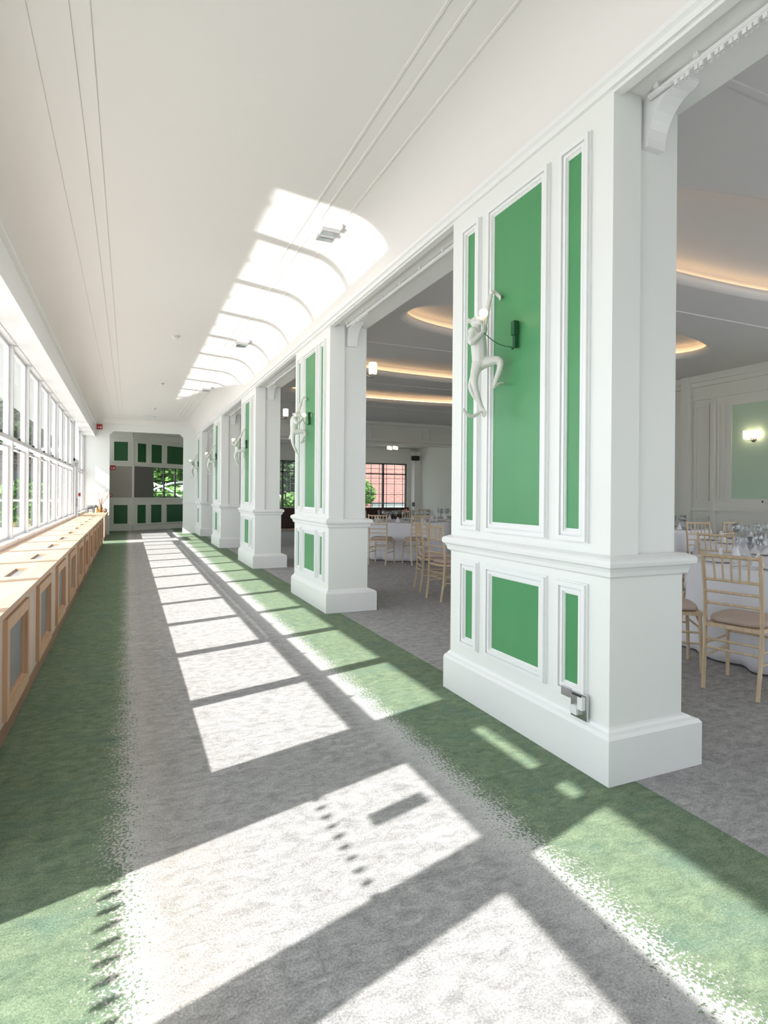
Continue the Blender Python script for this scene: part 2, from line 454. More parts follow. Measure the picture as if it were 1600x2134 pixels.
# far window wall of the dining room with two openings
wins = [(4.2, 5.9), (7.0, 9.98)]
b = MB(); xs = [3.2]+[v for w in wins for v in w]+[XR]
for i in range(0, len(xs), 2): b.box(xs[i], xs[i+1], YFAR, YFAR+.2, 0, 3.3)
for x0, x1 in wins: b.box(x0, x1, YFAR, YFAR+.2, 0, .68).box(x0, x1, YFAR, YFAR+.2, 2.50, 3.3)
b.box(9.98+.15, XR, YFAR-.35, YFAR, 0, 2.97)
struct(b.build('wall_far', 'room'))
# bulkhead with sunk panels, alcove ceiling
b = MB(); b.box(2.44, XR, YBK, YBK+.3, 2.97, 4.2)
b.prism([(YBK+.005, 2.97), (YBK-.06, 2.97), (YBK-.06, 3.02), (YBK-.02, 3.06), (YBK+.005, 3.08)], 2.44, XR, 'X')
b.prism([(YBK+.005, 3.71), (YBK-.1, 3.71), (YBK-.06, 3.62), (YBK+.005, 3.58)], 2.44, XR, 'X')
x = 3.0
while x < 10:
    for (a, c, d_, e) in ((x, x+1.9, 3.15, 3.175), (x, x+1.9, 3.475, 3.5), (x, x+.025, 3.15, 3.5), (x+1.875, x+1.9, 3.15, 3.5)):
        b.box(a, c, YBK-.02, YBK+.01, d_, e)
    x += 2.15
b.box(2.44, XR, YBK+.3, YFAR+.1, 3.1, 3.3)
struct(b.build('trim_6', 'room'))
# leaded windows
def leaded(x0, x1, y, z0, z1, nx, n):
    global wn; wn += 1
    w = thing('window_%d' % wn, ((x0+x1)/2, y, z0), kind='structure'); L = (x1-x0)/2; H = z1-z0
    b = MB()
    for a, c in ((-L, -L+.05), (L-.05, L)): b.box(a, c, 0, .08, 0, H)
    b.box(-L, L, 0, .08, 0, .05).box(-L, L, 0, .08, H-.05, H).box(-L, L, 0, .08, H*.76, H*.76+.045)
    for k in range(1, nx): xx = -L+2*L*k/nx; b.box(xx-.035, xx+.035, 0, .08, 0, H)
    b.build('window_frame', 'greyb', w)
    b = MB()
    for k in range(nx):
        a = -L+2*L*k/nx+.04; c = -L+2*L*(k+1)/nx-.04; ww = c-a
        for t in (.12, .5, .88): b.box(a+ww*t-.007, a+ww*t+.007, .03, .05, 0, H)
        for t in (.1, .34, .56, .68, .88): b.box(a, c, .03, .05, H*t-.007, H*t+.007)
    b.build('glazing_bar', 'dmetal', w)
    MB().box(-L+.03, L-.03, .055, .06, .03, H-.03).build('pane', 'glass', w)
leaded(7.0, 9.98, YFAR+.05, .68, 2.50, 3, 0); leaded(4.2, 5.9, YFAR+.05, .68, 2.50, 2, 0)

# dining room ceiling: a slab with oval recesses, cove lit
def oval(cx, cy, a, c, n=72): 
    out = []
    for k in range(n):
        t = 2*PI*k/n; ct, st = math.cos(t), math.sin(t)
        out.append((cx+a*math.copysign(abs(ct)**.85, ct), cy+c*math.copysign(abs(st)**.85, st)))
    return out
OV = [(6.1, .73+3.1*k) for k in range(-1, 5)]   # oval centres
b = MB(); bm = b.bm
yprev = YB
for i, (cx, cy) in enumerate(OV):
    ya, yb_ = cy-1.55, cy+1.55
    if i == 0: ya = YB
    outer = [(2.44, ya), (XR, ya), (XR, yb_), (2.44, yb_)]
    inner = oval(cx, cy, 2.8, .86)
    n = len(inner)
    # ring faces between the rectangle boundary and the oval: project each oval point to the rectangle
    rect = []
    for (px, py) in inner:
        dx, dy = px-cx, py-cy
        t = 1e9
        if dx > 1e-9: t = min(t, (XR-cx)/dx)
        if dx < -1e-9: t = min(t, (2.44-cx)/dx)
        if dy > 1e-9: t = min(t, (yb_-cy)/dy)
        if dy < -1e-9: t = min(t, (ya-cy)/dy)
        rect.append((cx+dx*t, cy+dy*t))
    R = [bm.verts.new((x, y, ZR)) for x, y in rect]
    I = [bm.verts.new((x, y, ZR)) for x, y in inner]
    lipo = [bm.verts.new((x, y, ZR+.03)) for x, y in oval(cx, cy, 2.72, .79)]
    lip1 = [bm.verts.new((x, y, ZR+.09)) for x, y in oval(cx, cy, 2.70, .77)]
    led_in = [bm.verts.new((x, y, ZR+.09)) for x, y in oval(cx, cy, 2.95, .99)]
    up = [bm.verts.new((x, y, ZR+.20)) for x, y in oval(cx, cy, 2.95, .99)]
    dome = [bm.verts.new((x, y, ZR+.235)) for x, y in oval(cx, cy, 2.8, .85)]
    for k in range(n):
        j = (k+1) % n
        bm.faces.new((R[k], R[j], I[j], I[k]))
        for A, B in ((I, lipo), (lipo, lip1), (lip1, led_in), (led_in, up), (up, dome)):
            f = bm.faces.new((A[k], A[j], B[j], B[k])); f.smooth = True
    bm.faces.new(dome)
    # fill the corners of the rectangle
    for (qx, qy) in outer:
        for k in range(n):
            j = (k+1) % n
            p, q = rect[k], rect[j]
            on = lambda u, v: (abs(u[0]-qx) < 1e-6 and abs(v[1]-qy) < 1e-6)
            if (on(p, q) or on(q, p)) and not (abs(p[0]-q[0]) < 1e-6 or abs(p[1]-q[1]) < 1e-6):
                bm.faces.new((R[k], R[j], bm.verts.new((qx, qy, ZR))))
    b.box(2.44, XR, yb_-.02, yb_+.02, ZR-.012, ZR+.02)
ylast = OV[-1][1]+1.55
b.box(2.44, XR, ylast, YBK, ZR, ZR+.1)
b.box(2.30, XR+.2, YB, YBK+.3, ZR+.42, ZR+.5)
struct(b.build('ceiling_room', 'roomceil'))
for (cx, cy) in OV[1:]:
    mb = MB(); A = oval(cx, cy, 2.86, .92); n = len(A)
    pts = [(x, y, ZR+.11) for x, y in A]
    V = [[mb.bm.verts.new((x, y, ZR+.095)), mb.bm.verts.new((x, y, ZR+.125))] for x, y in A]
    for k in range(n):
        j = (k+1) % n; mb.bm.faces.new((V[k][0], V[j][0], V[j][1], V[k][1]))
    i_ = OV.index((cx, cy))
    tag(mb.build('ceiling_light', 'led'),
        ['', 'warm cove light in the oval ceiling recess nearest the camera', 'warm cove light in the oval ceiling recess beside the nearest pillar top',
         'warm cove light in the oval recess beyond the second pillar', 'warm cove light in the long recess before the furthest one',
         'warm cove light in the furthest oval ceiling recess by the panelled bulkhead'][i_], 'light', 'cove lights in the dining room ceiling')

# panelling on the right wall of the dining room
def wall_panel(b, y0, y1, z0, z1, w=.045, d=.02, x=XR):
    ring(b, x-d, x+.005, y0, y1, z0, z1, w)
b = MB()
b.box(XR-.10, XR+.01, YB, YBK, ZR-.13, ZR+.01).box(XR-.05, XR+.01, YB, YBK, ZR-.22, ZR-.12)
b.box(XR-.035, XR+.01, YB, YBK, 3.22, 3.27).box(XR-.045, XR+.01, YB, YBK, 1.03, 1.10).box(XR-.03, XR+.01, YB, YBK, 0, .2)
b.box(XR-.12, XR+.01, 8.24, 8.42, 0, ZR).box(XR-.07, XR+.01, 7.72, 7.80, 0, 3.22)
for (y0, y1) in ((7.86, 8.18), (8.5, 9.0), (9.15, 9.6), (9.9, 12.2), (12.5, 13.0), (13.2, 16.0), (16.3, 17.0)):
    wall_panel(b, y0, y1, 1.22, 3.12); wall_panel(b, y0, y1, .3, .92)
for (y0, y1) in ((4.9, 7.47),):
    wall_panel(b, y0, y1, 1.20, 3.10, .07); wall_panel(b, y0, y1, .3, .92)
for (y0, y1) in ((7.55, 7.68),): wall_panel(b, y0, y1, 1.22, 3.12, .03)
struct(b.build('trim_7', 'room'))
b = MB()
for (y0, y1) in ((4.97, 7.40),): b.box(XR-.008, XR+.01, y0, y1, 1.27, 3.03)
struct(b.build('trim_8', 'pgreen'))

# ---------------------------------------------------------------- end lobby beyond the corridor frame
YL = 21.5
b = MB()
b.box(-1.5, .13, YL, YL+.15, 0, 3.4)
b.box(-1.36, 3.4, YE+.16, 23.9, 3.33, 3.5)
b.box(-1.5, -1.36, YE, YL, 0, 2.48).box(-1.5, -1.36, YE, YL, 3.15, 3.4).box(-1.5, -1.36, YE, YE+.35, 2.3, 3.15).box(-1.5, -1.36, YL-.2, YL, 2.3, 3.15)  # high side opening, unseen, added to let light into the lobby
b.box(-1.45, -1.40, 20.6, 20.66, 2.3, 3.15)
struct(b.build('wall_lobby_left', 'room'))
ang = math.atan(.74)
lob = thing('wall_lobby', (.13, YL, 0), ang, kind='structure')
Lw = 3.4/math.cos(ang)
def cant(x223): # position along the canted wall of a sight line that meets the plane Y=22.3 at x223
    s = x223/22.3; y = (YL-.74*.13)/(1-.74*s); return (s*y-.13)/math.cos(ang)
c = [cant(v) for v in (.80, 3.0)]
b = MB(); b.box(0, Lw, 0, .12, 0, 1.12).box(0, Lw, 0, .12, 2.19, 3.4).box(0, c[0], 0, .12, 1.12, 2.19).box(c[1], Lw, 0, .12, 1.12, 2.19)
b.box(0, Lw, -.03, 0, 0, .16).box(0, Lw, -.03, 0, 1.06, 1.12).box(0, Lw, -.03, 0, 2.19, 2.24).box(0, Lw, -.05, 0, 3.15, 3.33)
b.build('wall_panelling', 'room', lob)
b = MB(); b2 = MB()
for a, d_ in ((.27, .55), (.72, 1.07), (1.24, 1.85), (2.0, 2.6)):
    for z0, z1 in ((.24, .87), (2.34, 2.98)):
        ring(b2, cant(a)-.05, cant(d_)+.05, 0, 0, z0, z1, .01) if False else None
        b.box(cant(a), cant(d_), -.012, .01, z0, z1)
        for (xa, xb, za, zb) in ((cant(a)-.05, cant(a), z0-.05, z1+.05), (cant(d_), cant(d_)+.05, z0-.05, z1+.05), (cant(a), cant(d_), z1, z1+.05), (cant(a), cant(d_), z0-.05, z0)):
            b2.box(xa, xb, -.03, .01, za, zb)
b.build('green_panel', 'dgreen', lob); b2.build('panel_moulding', 'room', lob)
MB().box(cant(.14), c[0], -.02, .0, 1.13, 2.19).build('blind', 'greyb', lob)
wn += 1
wnd = thing('window_%d' % wn, (.13, YL, 0), ang, kind='structure')
b = MB(); 
for k in range(7): xx = c[0]+(c[1]-c[0])*k/6; b.box(xx-.02, xx+.02, .04, .08, 1.12, 2.19)
for zz in (1.14, 1.30, 1.70, 2.10, 2.17): b.box(c[0], c[1], .04, .08, zz-.012, zz+.012)
b.build('window_frame', 'dmetal', wnd); MB().box(c[0], c[1], .058, .063, 1.13, 2.18).build('pane', 'glass', wnd)
b = MB(); b.box(-.60, .10, YL-.03, YL, 1.12, 2.17)
struct(b.build('trim_9', 'beige'))
b = MB(); b2 = MB()
for z0, z1 in ((.24, .87), (2.36, 3.0)):
    b.box(-.455, -.03, YL-.012, YL+.01, z0, z1)
    for (xa, xb, za, zb) in ((-.505, -.455, z0-.05, z1+.05), (-.03, .02, z0-.05, z1+.05), (-.455, -.03, z1, z1+.05), (-.455, -.03, z0-.05, z0)):
        b2.box(xa, xb, YL-.03, YL+.01, za, zb)
b2.box(-1.36, .13, YL-.05, YL, 3.15, 3.33).box(-1.36, .13, YL-.03, YL, 0, .16).box(.10, .17, YL-.04, YL, 1.12, 2.19).box(-1.36, .13, YL-.03, YL, 1.06, 1.12).box(-1.36, .13, YL-.03, YL, 2.18, 2.23)
struct(b.build('trim_10', 'dgreen')); struct(b2.build('trim_11', 'room'))
struct(MB().box(3.2, 3.4, YFAR, 24.3, 0, 3.4).build('wall_lobby_right', 'room'))

# ================================================================== PILLARS
def frame_steps(b, y0, y1, z0, z1, x=2.0):
    # stepped picture-frame moulding, 55 mm wide, on a face at x looking towards -X
    ring(b, x-.012, x+.004, y0, y1, z0, z1, .058)
    ring(b, x-.026, x+.004, y0+.006, y1-.006, z0+.006, z1-.006, .022)
    ring(b, x-.020, x+.004, y0+.036, y1-.036, z0+.036, z1-.036, .016)
plabels = ['white panelled pillar nearest the camera, with a double socket low down', 'second white panelled pillar from the camera',
           'third white panelled pillar along the row', 'fourth white panelled pillar along the row', 'furthest white panelled pillar, against the corridor end frame']
for k in range(NP):
    t = thing('pillar', (2.0, 2.0+PITCH*k, 0), 0, plabels[k], 'pillar', 'panelled pillars along the corridor')
    D = 1.42
    b = MB(); b.box(0, .17, 0, D, 0, 3.13).box(.165, .44, .03, D-.03, .97, 3.165).box(.17, .46, 0, D, 0, .98).box(.055, .17, .001, D-.001, 3.12, 3.165)
    b.build('shaft', 'wall', t)
    # plinth with a moulded top; cap of the dado
    b = MB()
    def skirt(b, z0, prof_, x0, x1, y0, y1, out=(1, 1, 1, 1)):
        vs_ = []
        for (o_, z) in prof_:
            vs_.append([b.bm.verts.new(p) for p in ((x0-o_*out[0], y0-o_*out[1], z), (x1+o_*out[2], y0-o_*out[1], z), (x1+o_*out[2], y1+o_*out[3], z), (x0-o_*out[0], y1+o_*out[3], z))])
        for A, B in zip(vs_, vs_[1:]):
            for q in range(4): b.bm.faces.new((A[q], A[(q+1) % 4], B[(q+1) % 4], B[q]))
        b.bm.faces.new(vs_[0][::-1]); b.bm.faces.new(vs_[-1])
    skirt(b, 0, [(.034, 0), (.034, .205), (.028, .222), (.016, .232), (.010, .245), (.004, .25), (.002, .252)], 0, .46, 0, D, (1, 1, 3, 1))
    b.build('plinth', 'wallg', t)
    b = MB()
    skirt(b, 0, [(.004, .925), (.018, .935), (.022, .955), (.03, .97), (.044, .98), (.046, .995), (.046, 1.008), (.036, 1.018), (.012, 1.028), (.006, 1.03)], 0, .46, 0, D)
    b.build('dado_rail', 'wallg', t)
    for (o0, o1, g0, g1) in ((.13, .345, .195, .285), (.425, .99, .49, .925), (1.07, 1.285, 1.135, 1.22)):
        for (z0, z1, h0, h1) in ((1.075, 3.03, 1.14, 2.965), (.322, .882, .387, .817)):
            b = MB(); frame_steps(b, o0, o1, z0, z1, 0); b.build('panel_moulding', 'wallg', t)
            MB().box(-.004, .003, g0, g1, h0, h1).build('green_panel', 'green', t)
            bb = MB()
            for (ya, yb2, za, zb) in ((o0+.05, g0, z0+.05, z1-.05), (g1, o1-.05, z0+.05, z1-.05), (g0, g1, z0+.05, h0), (g0, g1, h1, z1-.05)):
                if yb2 > ya and zb > za: bb.box(-.0075, .003, ya, yb2, za, zb)
            bb.build('panel_border', 'wallg', t)
# corbels under the beam, both sides of each opening
cl = 0
def corbel(y, sgn, label):
    b = MB()
    poly = [(0, 0), (0, -.225)]
    for q in range(9):
        a = math.radians(90*q/8)
        poly.append((.035+.16*(1-math.cos(a)), -.225+.20*math.sin(a)))
    poly += [(.215, -.012), (.215, 0)]
    b.prism([(sgn*p[0], p[1]) for p in poly], 0, .11, 'X')
    o = b.build('corbel', 'wallg'); o.location = (2.205, y, 3.16)
    tag(o, label, 'bracket', 'curved brackets under the beam')
near = ['large curved white bracket under the beam at top right, nearest the camera', 'curved white bracket on the near edge of the second pillar', 'curved white bracket on the near edge of the third pillar',
        'curved white bracket on the near edge of the fourth pillar', 'curved white bracket on the near edge of the furthest pillar']
for k in range(NP): corbel(2.03+PITCH*k, -1, near[k])
# curtain tracks in each opening
tl = ['white curtain track with gliders in the nearest opening, top right', 'white curtain track between first and second pillars', 'white curtain track between second and third pillars',
      'white curtain track between third and fourth pillars', 'white curtain track between fourth and furthest pillars']
for k in range(NP):
    y1 = 2.0+PITCH*k; y0 = y1-PITCH+1.42
    if k == 0: y0 = -.6
    t = thing('curtain_track', (2.186, y1, 3.16), 0, tl[k], 'curtain track', 'curtain tracks under the beam')
    MB().box(-.012, .012, y0-y1+.04, -.03, -.03, -.012).box(-.006, .006, y0-y1+.04, -.03, -.034, -.03).build('rail', 'white', t)
    y = -.09
    while y > y0-y1: MB().box(-.03, .012, y-.012, y+.012, -.018, 0).build('bracket', 'white', t); y -= .38 if y < -.2 else .2
    y = -.17; q = 0; lim = 26 if k == 0 else 14
    gl = MB()
    while q < lim and y > y0-y1+.05:
        if q == 0 or k == 0:
            g = MB().box(-.005, .005, y-.012, y+.004, -.052, -.03).tube([(0, y-.004, -.052), (0, y-.012, -.062), (0, y-.004, -.068)], .0028, 6).build('glider', 'white', t)
            if q == 0: g0_ = g
        else:
            g = g0_.copy(); col.objects.link(g); g.parent = t; g.location.y = y+.17
        y -= random.uniform(.02, .055); q += 1

# ================================================================== RADIATOR CASING
def cabinet(y0, y1, label, first_panel=None, first_vent=None, npan=0):
    t = thing('radiator_cabinet', (-.9, y0, 0), 0, label, 'cabinet'); L = y1-y0
    xf, xb = .32, -.315      # front and back relative to -.9
    b = MB(); vents = []
    # top board with vent slots
    vy = [(first_vent+MOD*k-y0, first_vent+MOD*k-y0+.50) for k in range(-2, 10) if first_vent is not None and first_vent+MOD*k > y0+.1 and first_vent+MOD*k+.5 < y1-.1]
    b.box(xb, .10, 0, L, .665, .70).box(.185, xf+.02, 0, L, .665, .70)
    p = 0
    for a, d_ in vy: b.box(.10, .185, p, a, .665, .70); p = d_
    b.box(.10, .185, p, L, .665, .70)
    b.build('top_board', 'ply', t)
    for a, d_ in vy: MB().box(.101, .184, a+.001, d_-.001, .672, .684).build('vent_grille', 'mesh', t)
    b = MB()
    pans = [(first_panel+MOD*k-y0) for k in range(-2, 12) if first_panel is not None and first_panel+MOD*k > y0+.05 and first_panel+MOD*k+.72 < y1-.02]
    q = 0
    for a in pans:
        b.box(xf-.02, xf, q, a+.06, .10, .665); q = a+.66
        b.box(xf-.02, xf, a+.06, a+.66, .10, .19).box(xf-.02, xf, a+.06, a+.66, .58, .665)
    b.box(xf-.02, xf, q, L, .10, .665)
    b.box(xb, xf-.02, 0, .02, 0, .665).box(xb, xf-.02, L-.02, L, 0, .665)
    b.build('front_board', 'plyf', t)
    MB().box(xf-.03, xf-.004, .02, L-.02, 0, .10).build('base_board', 'skirt', t)
    for a in pans:
        f = ring(MB(), xf, xf+.022, a, a+.72, .125, .645, .065).build('grille_frame', 'pine', t)
        ring(MB(), xf-.02, xf+.001, a+.055, a+.665, .18, .59, .02).build('frame_lining', 'pine', f)
        MB().box(xf-.019, xf-.012, a+.06, a+.66, .185, .585).build('grille', 'mesh', f)
    b = MB()
    for k in range(int(L/.583)):
        yy = .29+k*.583
        b.tube([(xf-.001, yy, .62), (xf+.003, yy, .62)], .007, 8)
        b.tube([(xf-.001, yy, .135), (xf+.003, yy, .135)], .007, 8)
    b.build('screw_cap', 'black', t)
    return t
cabinet(2.25, 16.15, 'long pale plywood radiator casing under the windows, with framed grilles', 3.48, 4.80)
cabinet(17.15, 19.58, 'short wooden radiator casing at the far end carrying the ornaments')

# ================================================================== DINING FURNITURE
def make_chair():
    t = thing('dining_chair')
    def bambo(b, pts, rad):
        P = [Vector(p) for p in pts]; out = []; rr = []
        for A, B in zip(P, P[1:]):
            m = max(2, int((B-A).length/.012))
            for q in range(m): out.append(A.lerp(B, q/m))
        out.append(P[-1]); acc = 0
        for i, p in enumerate(out):
            if i: acc += (p-out[i-1]).length
            ph = (acc % .16)
            rr.append(rad*(1.22 if ph < .012 else 1.0))
        return b.tube(out, rad, 8, True, rr)
    for s in (1, -1):
        bambo(MB(), [(-.235, .165*s, 0), (-.205, .17*s, .22), (-.19, .172*s, .45), (-.20, .172*s, .66), (-.235, .175*s, .93)], .0135).build('leg', 'chair', t)
        bambo(MB(), [(.215, .19*s, 0), (.20, .185*s, .43)], .0135).build('leg', 'chair', t)
    b = MB()
    poly = [(-.205, -.17), (.215, -.20), (.225, -.17), (.225, .17), (.215, .20), (-.205, .17)]
    b.prism(poly, .425, .45, 'Z'); b.build('seat', 'chair', t)
    b = MB(); n = 28
    rings = []
    for (sc, z) in ((.93, .451), (1.0, .46), (1.02, .475), (.97, .492), (.80, .503), (.4, .508)):
        ring_ = []
        for k in range(n):
            a = 2*PI*k/n; c, s_ = math.cos(a), math.sin(a)
            x = .01+.195*sc*math.copysign(abs(c)**.45, c); y = .18*sc*math.copysign(abs(s_)**.45, s_)
            ring_.append(b.bm.verts.new((x, y*(1+.1*(x/.2)*.6), z)))
        rings.append(ring_)
    for A, B in zip(rings, rings[1:]):
        for k in range(n): b.bm.faces.new((A[k], A[(k+1) % n], B[(k+1) % n], B[k])).smooth = True
    b.bm.faces.new(rings[0][::-1]); b.bm.faces.new(rings[-1])
    b.build('cushion', 'cushion', t)
    b = MB()
    def bx(z): # x of the back posts at height z
        return -.19-.045*max(0, (z-.45)/.48)**1.3
    for z in (.905, .745, .665, .585): bambo(b, [(bx(z), -.172, z), (bx(z), .172, z)], .0095 if z < .9 else .012)
    for k in range(5): y = -.11+.055*k; bambo(b, [(bx(.745), y*.92, .745), (bx(.905), y, .905)], .0075)
    b.build('backrest', 'chair', t)
    b = MB()
    for z, y0, x0, x1 in ((.30, .168, -.205, .206), (.22, .168, -.21, .208)):
        for s in (1, -1): bambo(b, [(x0, y0*s, z), (x1, (y0+.018)*s, z)], .008)
    for x, y, z in ((.207, .186, .33), (-.20, .17, .34), (-.203, .17, .28)): bambo(b, [(x, -y, z), (x, y, z)], .008)
    for s in (1, -1): bambo(b, [(.20, .185*s, .36), (.19, .10*s, .425)], .007)
    b.build('stretcher', 'chair', t)
    return t
chair0 = make_chair(); ch_used = False
def chair(x, y, deg, label, group):
    global ch_used
    c = chair0 if not ch_used else copy_tree(chair0)
    ch_used = True
    put(c, (x, y, 0), math.radians(deg)); tag(c, label, 'chair', group); return c
GA = 'chairs round the table beside the nearest pillar'
chair(3.845, 2.636, 14, 'bamboo-style limewashed chair seen from behind at the right edge, nearest of all', GA)
chair(3.81, 3.25, -38, 'limewashed chair half hidden by the nearest pillar, its cushion edge showing', GA)
chair(4.52, 3.98, 222-180-78, 'pale wooden chair pulled up to the far left side of the nearest table', GA)
chair(5.05, 4.35, -85, 'pale wooden chair behind the nearest table, facing the camera side', GA)
chair(4.95, 1.65, 85, 'pale wooden chair on the near side of the nearest table', GA)
GB = 'chairs round the table beyond the nearest one'
chair(5.75, 4.15, 12, 'pale wooden chair with a light top rail, just behind the nearest table', GB)
chair(5.62, 4.98, -12, 'pale wooden chair against the pillar edge, only its slatted back showing', GB)
chair(6.7, 5.75, -65, 'wooden chair with slim spindles below the panelled wall', GB)
chair(7.7, 5.85, -110, 'wooden chair behind the further table near the pale green wall panel', GB)
GC = 'chairs at the table deepest in the right-hand room corner'
chair(7.35, 6.65, 25, 'wooden chair seen side-on in front of the right wall pilaster', GC)
chair(8.35, 6.2, 95, 'wooden chair whose back stands out before the right wall', GC)
GD = 'chairs at the table behind the second pillar'
chair(4.35, 10.02, 48, 'wooden chair tucked at the left of the draped table by the second pillar', GD)
chair(4.93, 9.72, 84, 'wooden chair with its back to the camera in the middle of the far opening', GD)
chair(6.3, 10.0, 135, 'wooden chair on the right of the draped table', GD)
chair(5.95, 12.1, -120, 'wooden chair on the far side of the draped table, right', GD)
chair(4.9, 12.15, -72, 'wooden chair on the far side of the draped table, centre', GD)
GE = 'chairs standing by the left edge of the nearest pillar'
chair(3.69, 6.34, 4, 'pale wooden chair seen side-on just left of the nearest pillar', GE)
chair(3.84, 7.02, -14, 'darker looking wooden chair right behind the side-on chair', GE)
GF = 'chairs round the far right table'
chair(7.0, 10.66, 80, 'wooden chair at the table in front of the dark speaker wall', GF)
chair(7.05, 13.15, -80, 'wooden chair beyond the far right table', GF)

def make_table(cx, cy, tlabel, clabel, group, seed):
    rnd = random.Random(seed)
    t = thing('round_table', (cx, cy, 0), 0, tlabel, 'table', group)
    MB().lathe([(.0, .715), (.90, .715), (.905, .725), (.905, .738), (.90, .745), (.0, .745)], n=48).build('tabletop', 'plyf', t)
    b = MB()
    for a in range(4):
        c, s = math.cos(a*PI/2+.7), math.sin(a*PI/2+.7); b.tube([(.55*c, .55*s, 0), (.5*c, .5*s, .715)], .016, 8)
    b.build('leg', 'dmetal', t)
    mb = MB(); n = 144; rings = []
    ph = [rnd.uniform(0, 6.28) for _ in range(4)]
    for i in range(15):
        if i < 3: r, z, w = (.3*i+.02, .748, 0)
        elif i == 3: r, z, w = (.905, .748, 0)
        elif i == 4: r, z, w = (.916, .743, 0)
        else:
            f = (i-4)/10; r, z, w = .918+.03*f, .743-.728*f, f
        ring_ = []
        for k in range(n):
            a = 2*PI*k/n
            fold = .6*math.sin(15*a+ph[0])+.3*math.sin(22*a+ph[1])+.25*math.sin(9*a+ph[2])
            rr = r+w**.8*.062*fold
            ring_.append(mb.bm.verts.new((rr*math.cos(a), rr*math.sin(a), z)))
        rings.append(ring_)
    for A, B in zip(rings, rings[1:]):
        for k in range(n): mb.bm.faces.new((A[k], A[(k+1) % n], B[(k+1) % n], B[k])).smooth = True
    mb.bm.faces.new(rings[0][::-1])
    c = mb.build('tablecloth', 'cloth'); c.location = (cx, cy, 0)
    c.modifiers.new('s', 'SOLIDIFY').thickness = .002
    tag(c, clabel, 'tablecloth', 'white tablecloths')
    return t
# wine glass, flute, plate, cutlery prototypes
def lathe_obj(name, prof, mat): return MB().lathe(prof, n=20).build(name, mat)
WG = [(.034, 0), (.034, .002), (.006, .006), (.0035, .02), (.0035, .095), (.010, .105), (.033, .13), (.038, .155), (.035, .19), (.031, .215), (.029, .215), (.033, .19), (.036, .155), (.031, .132), (.002, .110)]
FL = [(.032, 0), (.032, .002), (.006, .006), (.0035, .02), (.0035, .085), (.009, .10), (.022, .135), (.025, .17), (.022, .225), (.020, .225), (.023, .17), (.020, .138), (.001, .105)]
PLT = [(.0, .002), (.08, .002), (.125, .014), (.128, .017), (.122, .017), (.08, .006), (.0, .006)]
p_wg = lathe_obj('wine_glass', WG, 'crystal'); p_fl = lathe_obj('champagne_flute', FL, 'crystal'); p_pl = lathe_obj('side_plate', PLT, 'white')
bk = MB(); bk.box(-.10, .01, -.005, .005, 0, .003).prism([(.01, -.006), (.10, -.010), (.115, 0), (.10, .006), (.01, .005)], 0, .002, 'Z'); p_kn = bk.build('knife', 'chrome')
bf = MB(); bf.box(-.09, .03, -.004, .004, 0, .003).box(.03, .05, -.012, .012, 0, .003)
for q in range(4): bf.box(.05, .10, -.012+.007*q, -.009+.007*q, 0, .003)
p_fk = bf.build('fork', 'chrome')
bn = MB().prism([(-.05, 0), (.05, 0), (.03, .05), (0, .11), (-.03, .05)], -.012, .012, 'Y'); p_np = bn.build('napkin', 'cloth')
protos = {'w': [p_wg, False, 'glass'], 'f': [p_fl, False, 'glass'], 'p': [p_pl, False, 'plate'], 'k': [p_kn, False, 'knife'], 'g': [p_fk, False, 'fork'], 'n': [p_np, False, 'napkin']}
def place(kind, loc, rz, label, group):
    P = protos[kind]; o = P[0] if not P[1] else P[0].copy()
    if P[1]: col.objects.link(o)
    P[1] = True
    put(o, loc, rz); tag(o, label, P[2], group); return o
def setting(cx, cy, where, n, cutlery, seed, a0=0.0):
    rnd = random.Random(seed)
    for q in range(n):
        a = a0+2*PI*q/n
        def at(r, da): return (cx+r*math.cos(a+da), cy+r*math.sin(a+da), .7495)
        for (kd, r, da) in (('w', .50, -.16), ('w', .46, .08), ('f', .56, -.33)):
            lx = at(r+rnd.uniform(-.02, .02), da+rnd.uniform(-.03, .03))
            place(kd, lx, rnd.uniform(0, 6), ('round-bowled stemmed wine glass ' if kd == 'w' else 'slim champagne flute ')+where, ('wine glasses ' if kd == 'w' else 'champagne flutes ')+where)
        place('p', at(.72, .25), a, 'white side plate '+where, 'side plates '+where)
        place('n', at(.66, -.01), a+PI/2, 'folded white napkin standing '+where, 'napkins '+where)
        if cutlery:
            place('k', at(.74, -.14), a+PI, 'steel knife laid '+where, 'knives '+where)
            place('g', at(.74, .115), a+PI, 'steel fork laid '+where, 'forks '+where)
def centre(cx, cy, label, card):
    t = thing('flower_vase', (cx, cy, .7495), 0, label, 'vase', 'table centrepieces')
    MB().lathe([(.0, .0), (.035, .0), (.045, .03), (.04, .08), (.028, .10), (.030, .11), (.026, .11), (.024, .10), (.036, .08), (.04, .03), (.0, .006)], n=20).build('vase', 'crystal', t)
    b = MB(); rnd = random.Random(int(cx*10)); l = MB()
    for q in range(14):
        a = rnd.uniform(0, 6.28); r = rnd.uniform(.02, .08); h = rnd.uniform(.14, .24)
        b.tube([(0, 0, .02), (r*.3*math.cos(a), r*.3*math.sin(a), .11), (r*math.cos(a), r*math.sin(a), h)], .0015, 5)
        l.sphere((r*math.cos(a), r*math.sin(a), h), .016, 8, (1, 1, .7))
    b.build('stem', 'leaf', t); l.build('blossom', 'petal', t)
    c = thing('table_number_stand', (cx+.16, cy-.05, .7495), math.radians(-60), 'dark card on a chrome stand '+card, 'sign', 'table card stands')
    MB().lathe([(.0, 0), (.035, 0), (.033, .006), (.004, .01), (.0025, .02), (.0025, .30), (.0, .30)], n=16).build('stand', 'chrome', c)
    MB().box(-.035, .035, -.002, .002, .30, .39).build('card', 'slate', c)
